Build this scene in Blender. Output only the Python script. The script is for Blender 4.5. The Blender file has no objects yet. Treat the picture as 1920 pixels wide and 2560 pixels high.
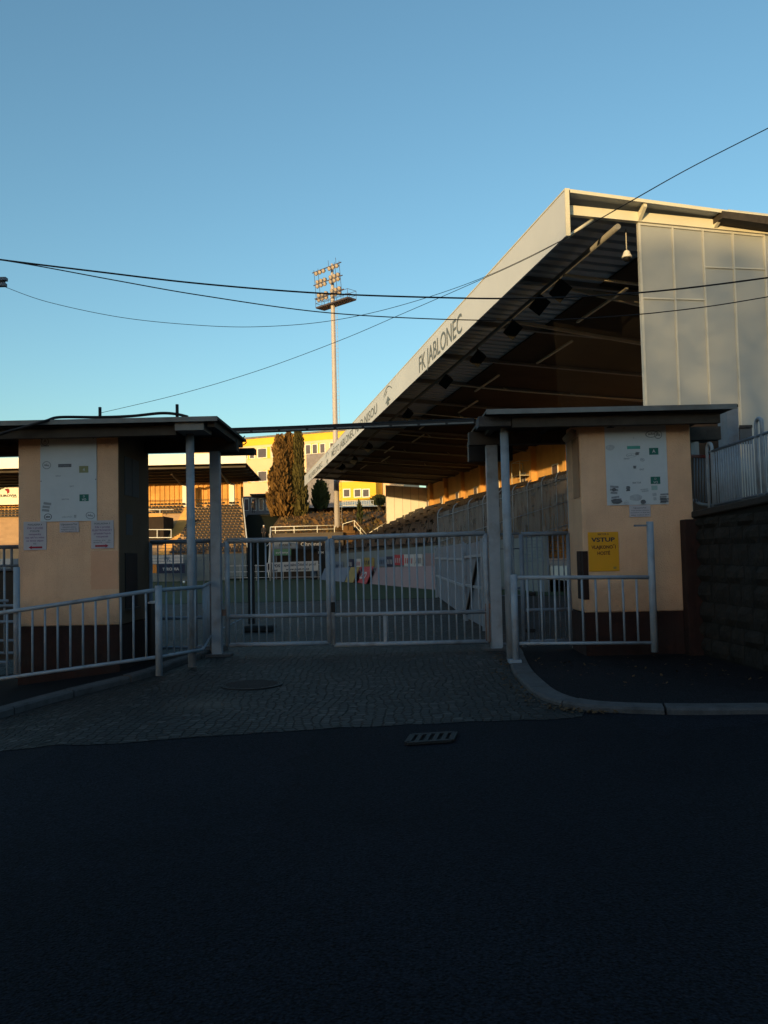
import bpy, bmesh, math, random
from mathutils import Vector, Matrix, noise
rnd = random.Random(7)
sc = bpy.context.scene
COL = sc.collection
V = Vector
R = math.radians
# ------------------------------------------------------------------ camera
F_PX, CX, CY = 2050.0, 960.0, 1280.0
PITCH, ROLL, CAMZ = R(2.87), R(1.29), 1.5
cp, sp, cr, sr = math.cos(PITCH), math.sin(PITCH), math.cos(ROLL), math.sin(ROLL)
R0, FW, U0 = V((1, 0, 0)), V((0, cp, sp)), V((0, -sp, cp))
CAM = V((0, 0, CAMZ))
def ray(u, v):
    dx, dy = u - CX, v - CY
    a = dx * cr - dy * sr
    b = dx * sr + dy * cr
    return R0 * a - U0 * b + FW * F_PX
def at(u, v, Y):                     # point of the sight line (measured in the photo) at depth Y
    d = ray(u, v)
    return CAM + d * (Y / d.y)
def hit(u, v, p, n):
    d = ray(u, v)
    return CAM + d * ((V(p) - CAM).dot(n) / d.dot(n))
def gz(x, y):                        # height of the terrain
    z = 0.0
    s = min(max(0.0, -2.7 - x), 5.0)
    z -= 0.11 * s * min(1.0, max(0.0, (16 - y) / 3.0))
    if y > 26.7: z -= 0.0188 * (min(y, 112) - 26.7)
    return z
def ground(u, v, dz=0.0):
    z = 0.0
    for _ in range(25):
        d = ray(u, v)
        p = CAM + d * ((z - CAMZ) / d.z)
        z = gz(p.x, p.y) + dz
    return V((p.x, p.y, z))
cam = bpy.data.cameras.new('camera'); camo = bpy.data.objects.new('camera', cam); COL.objects.link(camo)
cam.sensor_fit = 'VERTICAL'; cam.sensor_height = 32.0; cam.lens = F_PX / 2560 * 32.0
cam.clip_start = 0.05; cam.clip_end = 5000
right = R0 * cr - U0 * sr; up = R0 * sr + U0 * cr
camo.matrix_world = Matrix((( right.x, up.x, -FW.x, CAM.x), (right.y, up.y, -FW.y, CAM.y), (right.z, up.z, -FW.z, CAM.z), (0, 0, 0, 1)))
sc.camera = camo
sc.view_settings.view_transform = 'Standard'; sc.view_settings.look = 'None'
sc.view_settings.exposure = 0; sc.view_settings.gamma = 1
# ------------------------------------------------------------------ light
SUN_EL, SUN_AZ = R(4.6), R(205)      # sun low behind the camera, to the left
w = bpy.data.worlds.new('World'); sc.world = w; w.use_nodes = True
nt = w.node_tree; bg = nt.nodes['Background']
sky = nt.nodes.new('ShaderNodeTexSky'); sky.sky_type = 'NISHITA'; sky.sun_disc = False
sky.sun_elevation = SUN_EL; sky.sun_rotation = SUN_AZ
sky.air_density = 1.0; sky.dust_density = 1.0; sky.ozone_density = 2.9
tint = nt.nodes.new('ShaderNodeMix'); tint.data_type = 'RGBA'; tint.blend_type = 'MULTIPLY'; tint.inputs['Factor'].default_value = 1.0
tint.inputs['B'].default_value = (1.06, 1.04, 0.86, 1)      # white balance of the phone camera
nt.links.new(sky.outputs[0], tint.inputs['A']); nt.links.new(tint.outputs['Result'], bg.inputs[0]); bg.inputs[1].default_value = 0.40
SKYSTR = bg.inputs[1]
sl = bpy.data.lights.new('sun', 'SUN'); sl.energy = 5.0; sl.angle = R(0.53); sl.color = (1.0, 0.68, 0.28)
so = bpy.data.objects.new('sun', sl); COL.objects.link(so)
tosun = V((math.sin(SUN_AZ) * math.cos(SUN_EL), math.cos(SUN_AZ) * math.cos(SUN_EL), math.sin(SUN_EL)))
so.rotation_euler = tosun.to_track_quat('Z', 'Y').to_euler(); so.location = (0, -20, 60)
# ------------------------------------------------------------------ materials
MATS = {}
def mat(name, col, rough=0.7, var=0.15, scale=6.0, bump=0.0, metal=0.0, spots=None, streak=0.0, spec=0.3, bscale=None, splash=None):
    if name in MATS: return MATS[name]
    m = bpy.data.materials.new(name); m.use_nodes = True
    t = m.node_tree; N = t.nodes; L = t.links
    b = N['Principled BSDF']
    b.inputs['Roughness'].default_value = rough; b.inputs['Metallic'].default_value = metal
    b.inputs['Specular IOR Level'].default_value = spec
    tc = N.new('ShaderNodeTexCoord')
    nz = N.new('ShaderNodeTexNoise'); nz.inputs['Scale'].default_value = scale; nz.inputs['Detail'].default_value = 6
    nz.inputs['Roughness'].default_value = 0.65
    L.new(tc.outputs['Object'], nz.inputs['Vector'])
    rp = N.new('ShaderNodeValToRGB')
    rp.color_ramp.elements[0].position = 0.3; rp.color_ramp.elements[1].position = 0.7
    c = V(col)
    rp.color_ramp.elements[0].color = (*(c * (1 - var)), 1); rp.color_ramp.elements[1].color = (*(c * (1 + var)), 1)
    L.new(nz.outputs['Fac'], rp.inputs['Fac'])
    out = rp.outputs['Color']
    def mult(out, fac_out, colr, amt):
        mx = N.new('ShaderNodeMix'); mx.data_type = 'RGBA'; mx.blend_type = 'MIX'
        r2 = N.new('ShaderNodeMapRange'); r2.inputs['From Min'].default_value = 0.52; r2.inputs['From Max'].default_value = 0.72
        r2.inputs['To Max'].default_value = amt
        L.new(fac_out, r2.inputs['Value']); L.new(r2.outputs[0], mx.inputs['Factor'])
        L.new(out, mx.inputs['A']); mx.inputs['B'].default_value = (*colr, 1)
        return mx.outputs['Result']
    if spots:
        n2 = N.new('ShaderNodeTexNoise'); n2.inputs['Scale'].default_value = spots[2]; n2.inputs['Detail'].default_value = 8
        L.new(tc.outputs['Object'], n2.inputs['Vector'])
        out = mult(out, n2.outputs['Fac'], spots[0], spots[1])
    if streak:
        mp = N.new('ShaderNodeMapping'); mp.inputs['Scale'].default_value = (9, 9, 0.7)
        L.new(tc.outputs['Object'], mp.inputs['Vector'])
        n3 = N.new('ShaderNodeTexNoise'); n3.inputs['Scale'].default_value = 1.4; n3.inputs['Detail'].default_value = 5
        L.new(mp.outputs[0], n3.inputs['Vector'])
        out = mult(out, n3.outputs['Fac'], tuple(c * 0.45), streak)
    if splash:                           # rain-splashed dirt low on a wall
        geo = N.new('ShaderNodeNewGeometry'); sx = N.new('ShaderNodeSeparateXYZ'); L.new(geo.outputs['Position'], sx.inputs[0])
        n5 = N.new('ShaderNodeTexNoise'); n5.inputs['Scale'].default_value = 5; n5.inputs['Detail'].default_value = 8; L.new(tc.outputs['Object'], n5.inputs['Vector'])
        ma = N.new('ShaderNodeMath'); ma.operation = 'MULTIPLY_ADD'; ma.inputs[1].default_value = -0.7; L.new(n5.outputs['Fac'], ma.inputs[0]); L.new(sx.outputs['Z'], ma.inputs[2])
        r5 = N.new('ShaderNodeMapRange'); r5.inputs['From Min'].default_value = splash[0] - .35; r5.inputs['From Max'].default_value = splash[1] - .35
        r5.inputs['To Min'].default_value = 0.6; r5.inputs['To Max'].default_value = 0.0; L.new(ma.outputs[0], r5.inputs['Value'])
        m5 = N.new('ShaderNodeMix'); m5.data_type = 'RGBA'; L.new(r5.outputs[0], m5.inputs['Factor']); L.new(out, m5.inputs['A']); m5.inputs['B'].default_value = (*(c * 0.42), 1)
        out = m5.outputs['Result']
    L.new(out, b.inputs['Base Color'])
    if bump:
        bp = N.new('ShaderNodeBump'); bp.inputs['Strength'].default_value = bump; bp.inputs['Distance'].default_value = 0.02
        n4 = N.new('ShaderNodeTexNoise'); n4.inputs['Scale'].default_value = bscale or scale * 8; n4.inputs['Detail'].default_value = 8
        L.new(tc.outputs['Object'], n4.inputs['Vector'])
        L.new(n4.outputs['Fac'], bp.inputs['Height']); L.new(bp.outputs[0], b.inputs['Normal'])
    MATS[name] = m
    return m
M = {}
M['stucco'] = mat('stucco', (0.60, 0.375, 0.245), 0.95, 0.09, 1.3, 0.7, spots=((0.42, 0.265, 0.18), 0.55, 1.1), streak=0.1, bscale=60, splash=(0.5, 1.0))
M['plinth'] = mat('plinth_paint', (0.024, 0.0095, 0.008), 0.9, 0.35, 3, 0.5, spots=((0.022, 0.016, 0.015), 0.8, 2), streak=0.5)
M['paint'] = mat('grey_paint', (0.225, 0.26, 0.315), 0.5, 0.12, 5, 0.05, spots=((0.12, 0.10, 0.095), 0.55, 4.5))
M['paintd'] = mat('dull_grey_paint', (0.125, 0.152, 0.20), 0.55, 0.15, 4, spots=((0.1, 0.06, 0.045), 0.5, 3))
M['rust'] = mat('rusty_paint', (0.16, 0.09, 0.07), 0.8, 0.3, 8)
M['roofedge'] = mat('roof_sheet', (0.16, 0.16, 0.16), 0.6, 0.2, 3, spots=((0.08, 0.05, 0.04), 0.6, 2))
M['timber'] = mat('dark_timber', (0.045, 0.036, 0.030), 0.8, 0.3, 6)
M['black'] = mat('black_paint', (0.008, 0.008, 0.01), 0.6, 0.3, 6)
M['cable'] = mat('cable_rubber', (0.006, 0.006, 0.009), 0.6, 0.2, 6)
M['board'] = mat('board_white', (0.41, 0.45, 0.50), 0.7, 0.06, 2.5, spots=((0.33, 0.365, 0.415), 0.5, 2.2))
M['paper'] = mat('paper_white', (0.38, 0.36, 0.40), 0.8, 0.05, 5)
M['yellow'] = mat('yellow_sign', (0.55, 0.255, 0.008), 0.6, 0.08, 4, spots=((0.5, 0.22, 0.012), 0.4, 4))
M['green'] = mat('green_sign', (0.008, 0.10, 0.085), 0.6, 0.1, 6)
M['olive'] = mat('olive_sign', (0.19, 0.20, 0.11), 0.7, 0.1, 6)
M['teal'] = mat('teal_strip', (0.06, 0.26, 0.23), 0.7, 0.1, 9)
M['ink'] = mat('ink', (0.03, 0.03, 0.04), 0.8, 0.1, 9)
M['inkgrey'] = mat('faded_ink', (0.085, 0.095, 0.115), 0.8, 0.2, 30)
M['inkfaint'] = mat('ghost_ink', (0.20, 0.22, 0.25), 0.8, 0.1, 14)
M['inkpurple'] = mat('purple_ink', (0.16, 0.08, 0.18), 0.8, 0.1, 9)
M['red'] = mat('red_ink', (0.25, 0.008, 0.03), 0.7, 0.1, 9)
M['asphalt'] = None
M['iron'] = mat('cast_iron', (0.012, 0.0105, 0.0115), 0.7, 0.3, 12, 0.4)
M['draindark'] = mat('drain_dark', (0.002, 0.002, 0.002), 1, 0.1, 5)
M['kerb'] = mat('kerb_granite', (0.066, 0.062, 0.066), 0.9, 0.25, 9, 0.5, spots=((0.03, 0.027, 0.026), 0.6, 5))
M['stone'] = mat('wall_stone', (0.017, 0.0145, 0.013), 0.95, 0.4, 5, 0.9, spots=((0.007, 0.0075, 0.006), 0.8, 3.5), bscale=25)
M['mortar'] = mat('wall_mortar', (0.006, 0.0055, 0.005), 0.95, 0.3, 8, 0.5)
M['coping'] = mat('coping_concrete', (0.032, 0.026, 0.024), 0.95, 0.3, 5, 0.6)
M['white'] = mat('white_panel', (0.86, 0.82, 0.76), 0.45, 0.05, 0.5, spots=((0.75, 0.72, 0.68), 0.4, 0.4))
M['fascia'] = mat('fascia_sheet', (0.60, 0.62, 0.66), 0.5, 0.06, 0.25)
M['panel'] = mat('gable_panel', (0.33, 0.345, 0.36), 0.35, 0.06, 0.35, spots=((0.28, 0.295, 0.31), 0.4, 0.45))
M['frame'] = mat('alu_frame', (0.5, 0.49, 0.46), 0.4, 0.1, 2)
M['steel'] = mat('white_steel', (0.66, 0.62, 0.5), 0.5, 0.06, 1.0)
M['roofund'] = mat('roof_underside', (0.44, 0.48, 0.54), 0.6, 0.15, 0.4)
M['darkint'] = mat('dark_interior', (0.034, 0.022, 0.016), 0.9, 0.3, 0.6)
M['conc'] = mat('stand_concrete', (0.085, 0.07, 0.062), 0.9, 0.2, 0.7, 0.3, spots=((0.12, 0.10, 0.085), 0.6, 0.5))
M['backwall'] = mat('stand_back_wall', (0.68, 0.37, 0.12), 0.85, 0.15, 0.6)
M['seat'] = mat('seat_plastic', (0.014, 0.012, 0.015), 0.45, 0.25, 0.8, spec=0.3)
M['seat2'] = mat('seat_faded', (0.022, 0.018, 0.02), 0.5, 0.3, 0.9)
M['speaker'] = mat('speaker_black', (0.004, 0.004, 0.0045), 0.6, 0.2, 4)
M['lettering'] = mat('letter_grey', (0.14, 0.165, 0.185), 0.6, 0.1, 1)
M['yel'] = mat('facade_yellow', (0.95, 0.50, 0.05), 0.85, 0.06, 0.3)
M['cream'] = mat('facade_cream', (0.74, 0.53, 0.34), 0.85, 0.05, 0.3)
M['lilac'] = mat('facade_grey', (0.22, 0.20, 0.22), 0.85, 0.25, 1.2)
M['winframe'] = mat('window_white', (0.75, 0.72, 0.68), 0.5, 0.05, 3)
M['glass'] = mat('window_glass', (0.07, 0.055, 0.07), 0.25, 0.3, 0.5, spec=0.6)
M['bank'] = mat('dry_bank', (0.14, 0.075, 0.03), 0.95, 0.45, 0.5, 0.5, spots=((0.07, 0.07, 0.02), 0.8, 0.35))
M['grass'] = mat('pitch_grass', (0.012, 0.032, 0.009), 0.95, 0.3, 1.2, 0.4)
M['leafg'] = mat('conifer_leaf', (0.15, 0.078, 0.02), 0.9, 0.45, 0.8)
M['leafg2'] = mat('conifer_leaf_green', (0.085, 0.068, 0.018), 0.9, 0.45, 0.8)
M['leafd'] = mat('hedge_leaf', (0.045, 0.055, 0.018), 0.9, 0.4, 0.8)
M['bark'] = mat('bark', (0.06, 0.045, 0.03), 0.95, 0.3, 4, 0.5)
M['mast'] = mat('mast_galvanised', (0.44, 0.40, 0.40), 0.5, 0.1, 0.5, metal=0.0)
M['lens'] = mat('lamp_glass', (0.42, 0.36, 0.32), 0.2, 0.15, 2, spec=0.6)
M['housing'] = mat('lamp_housing', (0.30, 0.25, 0.20), 0.4, 0.2, 2)
M['platform'] = mat('platform_steel', (0.07, 0.06, 0.075), 0.6, 0.2, 2)
M['skin'] = mat('skin', (0.35, 0.2, 0.14), 0.6, 0.05, 9)
M['cloth'] = mat('dark_cloth', (0.02, 0.02, 0.026), 0.9, 0.2, 9)
M['hairw'] = mat('white_cap', (0.7, 0.68, 0.66), 0.8, 0.05, 9)
M['bannerw'] = mat('banner_white', (0.42, 0.39, 0.40), 0.7, 0.08, 0.6)
M['bannerb'] = mat('banner_blue', (0.008, 0.014, 0.045), 0.7, 0.1, 1)
M['bannero'] = mat('banner_orange', (0.6, 0.2, 0.03), 0.7, 0.1, 1)
M['bannerk'] = mat('banner_black', (0.012, 0.010, 0.014), 0.7, 0.1, 1)
M['bannerg'] = mat('banner_green', (0.09, 0.19, 0.12), 0.7, 0.1, 1)
M['bannerr'] = mat('banner_red', (0.36, 0.03, 0.04), 0.7, 0.08, 1)
M['bannery'] = mat('banner_yellow', (0.24, 0.17, 0.05), 0.7, 0.08, 1)
M['bannerp'] = mat('banner_pinkgrey', (0.22, 0.145, 0.155), 0.7, 0.1, 0.4)
M['bannerlb'] = mat('banner_lightblue', (0.11, 0.14, 0.20), 0.7, 0.1, 0.7)
M['wallgrey'] = mat('grey_render', (0.15, 0.165, 0.175), 0.9, 0.15, 0.8, 0.3, streak=0.3)
M['leftconc'] = mat('sunlit_tone_concrete', (0.42, 0.27, 0.16), 0.9, 0.15, 0.7)  # terrace concrete with its sunlit glow put into the colour
M['sidewall_shade'] = mat('side_stucco_with_shade', (0.10, 0.062, 0.040), 0.95, 0.15, 1.5, 0.4, bscale=60)  # booth stucco with the roof overhang's shade put into the colour
M['patch'] = mat('repaint_patch', (0.56, 0.31, 0.195), 0.95, 0.08, 2.5, 0.4, bscale=70)
M['rafterpaint'] = mat('rafter_paint', (0.22, 0.215, 0.21), 0.7, 0.15, 1)
M['rafterpaint2'] = mat('tie_beam_paint', (0.5, 0.42, 0.3), 0.7, 0.1, 1)
M['rustink'] = mat('red_brown_ink', (0.07, 0.02, 0.012), 0.8, 0.1, 9)
M['inkmid'] = mat('worn_ink', (0.18, 0.20, 0.235), 0.8, 0.25, 30)
M['inkfaint2'] = mat('bleached_ink', (0.30, 0.33, 0.37), 0.8, 0.15, 20)
M['leaf'] = mat('fallen_leaf', (0.07, 0.035, 0.012), 0.8, 0.5, 20)
M['ball'] = mat('ball_white', (0.75, 0.75, 0.75), 0.5, 0.2, 20)
M['redpipe'] = mat('red_pipe', (0.12, 0.012, 0.014), 0.6, 0.1, 5)
M['shade_hill'] = mat('shade_hill_scrub', (0.03, 0.032, 0.015), 0.95, 0.4, 0.2)
def node_mat(name):
    m = bpy.data.materials.new(name); m.use_nodes = True
    return m, m.node_tree.nodes, m.node_tree.links, m.node_tree.nodes['Principled BSDF']
def asphalt(name, c0, c1):
    m, N, L, b = node_mat(name)
    tc = N.new('ShaderNodeTexCoord')
    n1 = N.new('ShaderNodeTexNoise'); n1.inputs['Scale'].default_value = 0.45; n1.inputs['Detail'].default_value = 7
    n2 = N.new('ShaderNodeTexVoronoi'); n2.inputs['Scale'].default_value = 75
    n3 = N.new('ShaderNodeTexNoise'); n3.inputs['Scale'].default_value = 80; n3.inputs['Detail'].default_value = 3
    for n in (n1, n2, n3): L.new(tc.outputs['Object'], n.inputs['Vector'])
    r1 = N.new('ShaderNodeValToRGB'); r1.color_ramp.elements[0].position = 0.3; r1.color_ramp.elements[1].position = 0.75
    r1.color_ramp.elements[0].color = (*c0, 1); r1.color_ramp.elements[1].color = (*c1, 1)
    L.new(n1.outputs['Fac'], r1.inputs['Fac'])
    r2 = N.new('ShaderNodeMapRange'); r2.inputs['From Min'].default_value = 0.35; r2.inputs['From Max'].default_value = 0.75
    r2.inputs['To Min'].default_value = 0.25; r2.inputs['To Max'].default_value = 2.8
    L.new(n3.outputs['Fac'], r2.inputs['Value'])
    mx = N.new('ShaderNodeVectorMath'); mx.operation = 'SCALE'
    L.new(r1.outputs['Color'], mx.inputs[0]); L.new(r2.outputs[0], mx.inputs['Scale'])
    nw = N.new('ShaderNodeTexNoise'); nw.inputs['Scale'].default_value = 1.6; nw.inputs['Detail'].default_value = 5; L.new(tc.outputs['Object'], nw.inputs['Vector'])
    wv = N.new('ShaderNodeVectorMath'); wv.operation = 'MULTIPLY_ADD'; L.new(nw.outputs['Color'], wv.inputs[0]); wv.inputs[1].default_value = (0.9, 0.9, 0); L.new(tc.outputs['Object'], wv.inputs[2])
    vc = N.new('ShaderNodeTexVoronoi'); vc.feature = 'DISTANCE_TO_EDGE'; vc.inputs['Scale'].default_value = 0.33; L.new(wv.outputs[0], vc.inputs['Vector'])
    vp = N.new('ShaderNodeTexVoronoi'); vp.inputs['Scale'].default_value = 0.33; L.new(wv.outputs[0], vp.inputs['Vector'])
    rc = N.new('ShaderNodeMapRange'); rc.inputs['From Max'].default_value = 0.012; rc.inputs['To Min'].default_value = 0.8; L.new(vc.outputs['Distance'], rc.inputs['Value'])
    sp_ = N.new('ShaderNodeSeparateColor'); L.new(vp.outputs['Color'], sp_.inputs[0])
    rp_ = N.new('ShaderNodeMapRange'); rp_.inputs['To Min'].default_value = 0.85; rp_.inputs['To Max'].default_value = 1.2; L.new(sp_.outputs[0], rp_.inputs['Value'])
    mw = N.new('ShaderNodeMath'); mw.operation = 'MULTIPLY'; L.new(rc.outputs[0], mw.inputs[0]); L.new(rp_.outputs[0], mw.inputs[1])
    mx2 = N.new('ShaderNodeVectorMath'); mx2.operation = 'SCALE'; L.new(mx.outputs[0], mx2.inputs[0]); L.new(mw.outputs[0], mx2.inputs['Scale'])
    L.new(mx2.outputs[0], b.inputs['Base Color'])
    bp = N.new('ShaderNodeBump'); bp.inputs['Strength'].default_value = 0.6; bp.inputs['Distance'].default_value = 0.008
    L.new(n2.outputs['Distance'], bp.inputs['Height']); L.new(bp.outputs[0], b.inputs['Normal'])
    b.inputs['Roughness'].default_value = 0.95; b.inputs['Specular IOR Level'].default_value = 0.1
    return m
M['asphalt'] = asphalt('asphalt', (0.0038, 0.0043, 0.0070), (0.0072, 0.0078, 0.0116))
M['paving'] = asphalt('pavement_asphalt', (0.0060, 0.0060, 0.0078), (0.0105, 0.0102, 0.0125))
def cobble():
    m, N, L, b = node_mat('cobbles')
    tc = N.new('ShaderNodeTexCoord')
    # fan-shaped rows of small setts: rings around repeating centres bend the rows
    nd = N.new('ShaderNodeTexNoise'); nd.inputs['Scale'].default_value = 0.9; nd.inputs['Detail'].default_value = 2
    L.new(tc.outputs['Object'], nd.inputs['Vector'])
    ad = N.new('ShaderNodeVectorMath'); ad.operation = 'MULTIPLY_ADD'
    L.new(nd.outputs['Color'], ad.inputs[0]); ad.inputs[1].default_value = (0.35, 0.35, 0); L.new(tc.outputs['Object'], ad.inputs[2])
    v = N.new('ShaderNodeTexVoronoi'); v.feature = 'DISTANCE_TO_EDGE'; v.inputs['Scale'].default_value = 11.5; v.inputs['Randomness'].default_value = 0.42
    v2 = N.new('ShaderNodeTexVoronoi'); v2.inputs['Scale'].default_value = 11.5; v2.inputs['Randomness'].default_value = 0.42
    for x in (v, v2): L.new(ad.outputs[0], x.inputs['Vector'])
    rj = N.new('ShaderNodeMapRange'); rj.inputs['From Min'].default_value = 0.02; rj.inputs['From Max'].default_value = 0.16
    L.new(v.outputs['Distance'], rj.inputs['Value'])
    sep = N.new('ShaderNodeSeparateColor'); L.new(v2.outputs['Color'], sep.inputs[0])
    r1 = N.new('ShaderNodeValToRGB')
    e = r1.color_ramp.elements
    e[0].color = (0.013, 0.013, 0.0145, 1); e[1].color = (0.055, 0.050, 0.048, 1); e[1].position = 1.0
    e2 = e.new(0.75); e2.color = (0.023, 0.022, 0.023, 1)
    L.new(sep.outputs[0], r1.inputs['Fac'])
    nl = N.new('ShaderNodeTexNoise'); nl.inputs['Scale'].default_value = 0.5; nl.inputs['Detail'].default_value = 4
    L.new(tc.outputs['Object'], nl.inputs['Vector'])
    rl = N.new('ShaderNodeMapRange'); rl.inputs['From Min'].default_value = 0.3; rl.inputs['From Max'].default_value = 0.7
    rl.inputs['To Min'].default_value = 0.6; rl.inputs['To Max'].default_value = 1.5
    L.new(nl.outputs['Fac'], rl.inputs['Value'])
    s1 = N.new('ShaderNodeVectorMath'); s1.operation = 'SCALE'; L.new(r1.outputs['Color'], s1.inputs[0]); L.new(rl.outputs[0], s1.inputs['Scale'])
    mx = N.new('ShaderNodeMix'); mx.data_type = 'RGBA'
    L.new(rj.outputs[0], mx.inputs['Factor']); mx.inputs['A'].default_value = (0.007, 0.0062, 0.0055, 1); L.new(s1.outputs[0], mx.inputs['B'])
    # dusty sand lying in the setts left of the middle
    pc = ground(575, 1752)
    mp = N.new('ShaderNodeMapping'); mp.vector_type = 'TEXTURE'; mp.inputs['Location'].default_value = (pc.x, pc.y, 0); mp.inputs['Scale'].default_value = (0.75, 0.8, 5)
    gr = N.new('ShaderNodeTexGradient'); gr.gradient_type = 'QUADRATIC_SPHERE'
    L.new(ad.outputs[0], mp.inputs['Vector']); L.new(mp.outputs[0], gr.inputs['Vector'])
    ms = N.new('ShaderNodeMix'); ms.data_type = 'RGBA'
    mm_ = N.new('ShaderNodeMath'); mm_.operation = 'MULTIPLY'; mm_.inputs[1].default_value = 1.0; L.new(gr.outputs['Fac'], mm_.inputs[0])
    L.new(mm_.outputs[0], ms.inputs['Factor']); L.new(mx.outputs['Result'], ms.inputs['A']); ms.inputs['B'].default_value = (0.075, 0.062, 0.052, 1)
    L.new(ms.outputs['Result'], b.inputs['Base Color'])
    bp = N.new('ShaderNodeBump'); bp.inputs['Strength'].default_value = 1.0; bp.inputs['Distance'].default_value = 0.02
    L.new(rj.outputs[0], bp.inputs['Height']); L.new(bp.outputs[0], b.inputs['Normal'])
    b.inputs['Roughness'].default_value = 0.75; b.inputs['Specular IOR Level'].default_value = 0.25
    return m
M['cobble'] = cobble()
def seethrough(name, col, alpha, grid=0.0, streaky=False):
    m, N, L, b = node_mat(name)
    b.inputs['Base Color'].default_value = (*col, 1); b.inputs['Roughness'].default_value = 0.6
    out = N['Material Output']
    tr = N.new('ShaderNodeBsdfTransparent'); mix = N.new('ShaderNodeMixShader')
    L.new(tr.outputs[0], mix.inputs[1]); L.new(b.outputs[0], mix.inputs[2]); L.new(mix.outputs[0], out.inputs['Surface'])
    tc = N.new('ShaderNodeTexCoord')
    if grid:
        ws = []
        for k in (0, 1):
            wv = N.new('ShaderNodeTexWave'); wv.wave_type = 'BANDS'; wv.bands_direction = 'DIAGONAL' if k == 0 else 'Z'
            wv.inputs['Scale'].default_value = grid
            L.new(tc.outputs['Object'], wv.inputs['Vector']); ws.append(wv)
        mx = N.new('ShaderNodeMath'); mx.operation = 'MAXIMUM'
        L.new(ws[0].outputs['Fac'], mx.inputs[0]); L.new(ws[1].outputs['Fac'], mx.inputs[1])
        mr = N.new('ShaderNodeMapRange'); mr.inputs['From Min'].default_value = 0.8; mr.inputs['From Max'].default_value = 1.0
        mr.inputs['To Min'].default_value = 0.05; mr.inputs['To Max'].default_value = alpha
        L.new(mx.outputs[0], mr.inputs['Value']); L.new(mr.outputs[0], mix.inputs[0])
    elif streaky:
        mp = N.new('ShaderNodeMapping'); mp.inputs['Scale'].default_value = (5, 5, 0.6); L.new(tc.outputs['Object'], mp.inputs['Vector'])
        nz = N.new('ShaderNodeTexNoise'); nz.inputs['Scale'].default_value = 1.5; nz.inputs['Detail'].default_value = 6; L.new(mp.outputs[0], nz.inputs['Vector'])
        mr = N.new('ShaderNodeMapRange'); mr.inputs['From Min'].default_value = 0.3; mr.inputs['From Max'].default_value = 0.7
        mr.inputs['To Min'].default_value = alpha * 0.6; mr.inputs['To Max'].default_value = min(1, alpha * 1.35)
        L.new(nz.outputs['Fac'], mr.inputs['Value']); L.new(mr.outputs[0], mix.inputs[0])
    else:
        mix.inputs[0].default_value = alpha
    MATS[name] = m
    return m
M['net'] = seethrough('net_mesh', (0.014, 0.010, 0.009), 0.32, grid=9)
M['plexi'] = seethrough('grimy_plexiglass', (0.19, 0.185, 0.19), 0.66, streaky=True)
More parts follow.
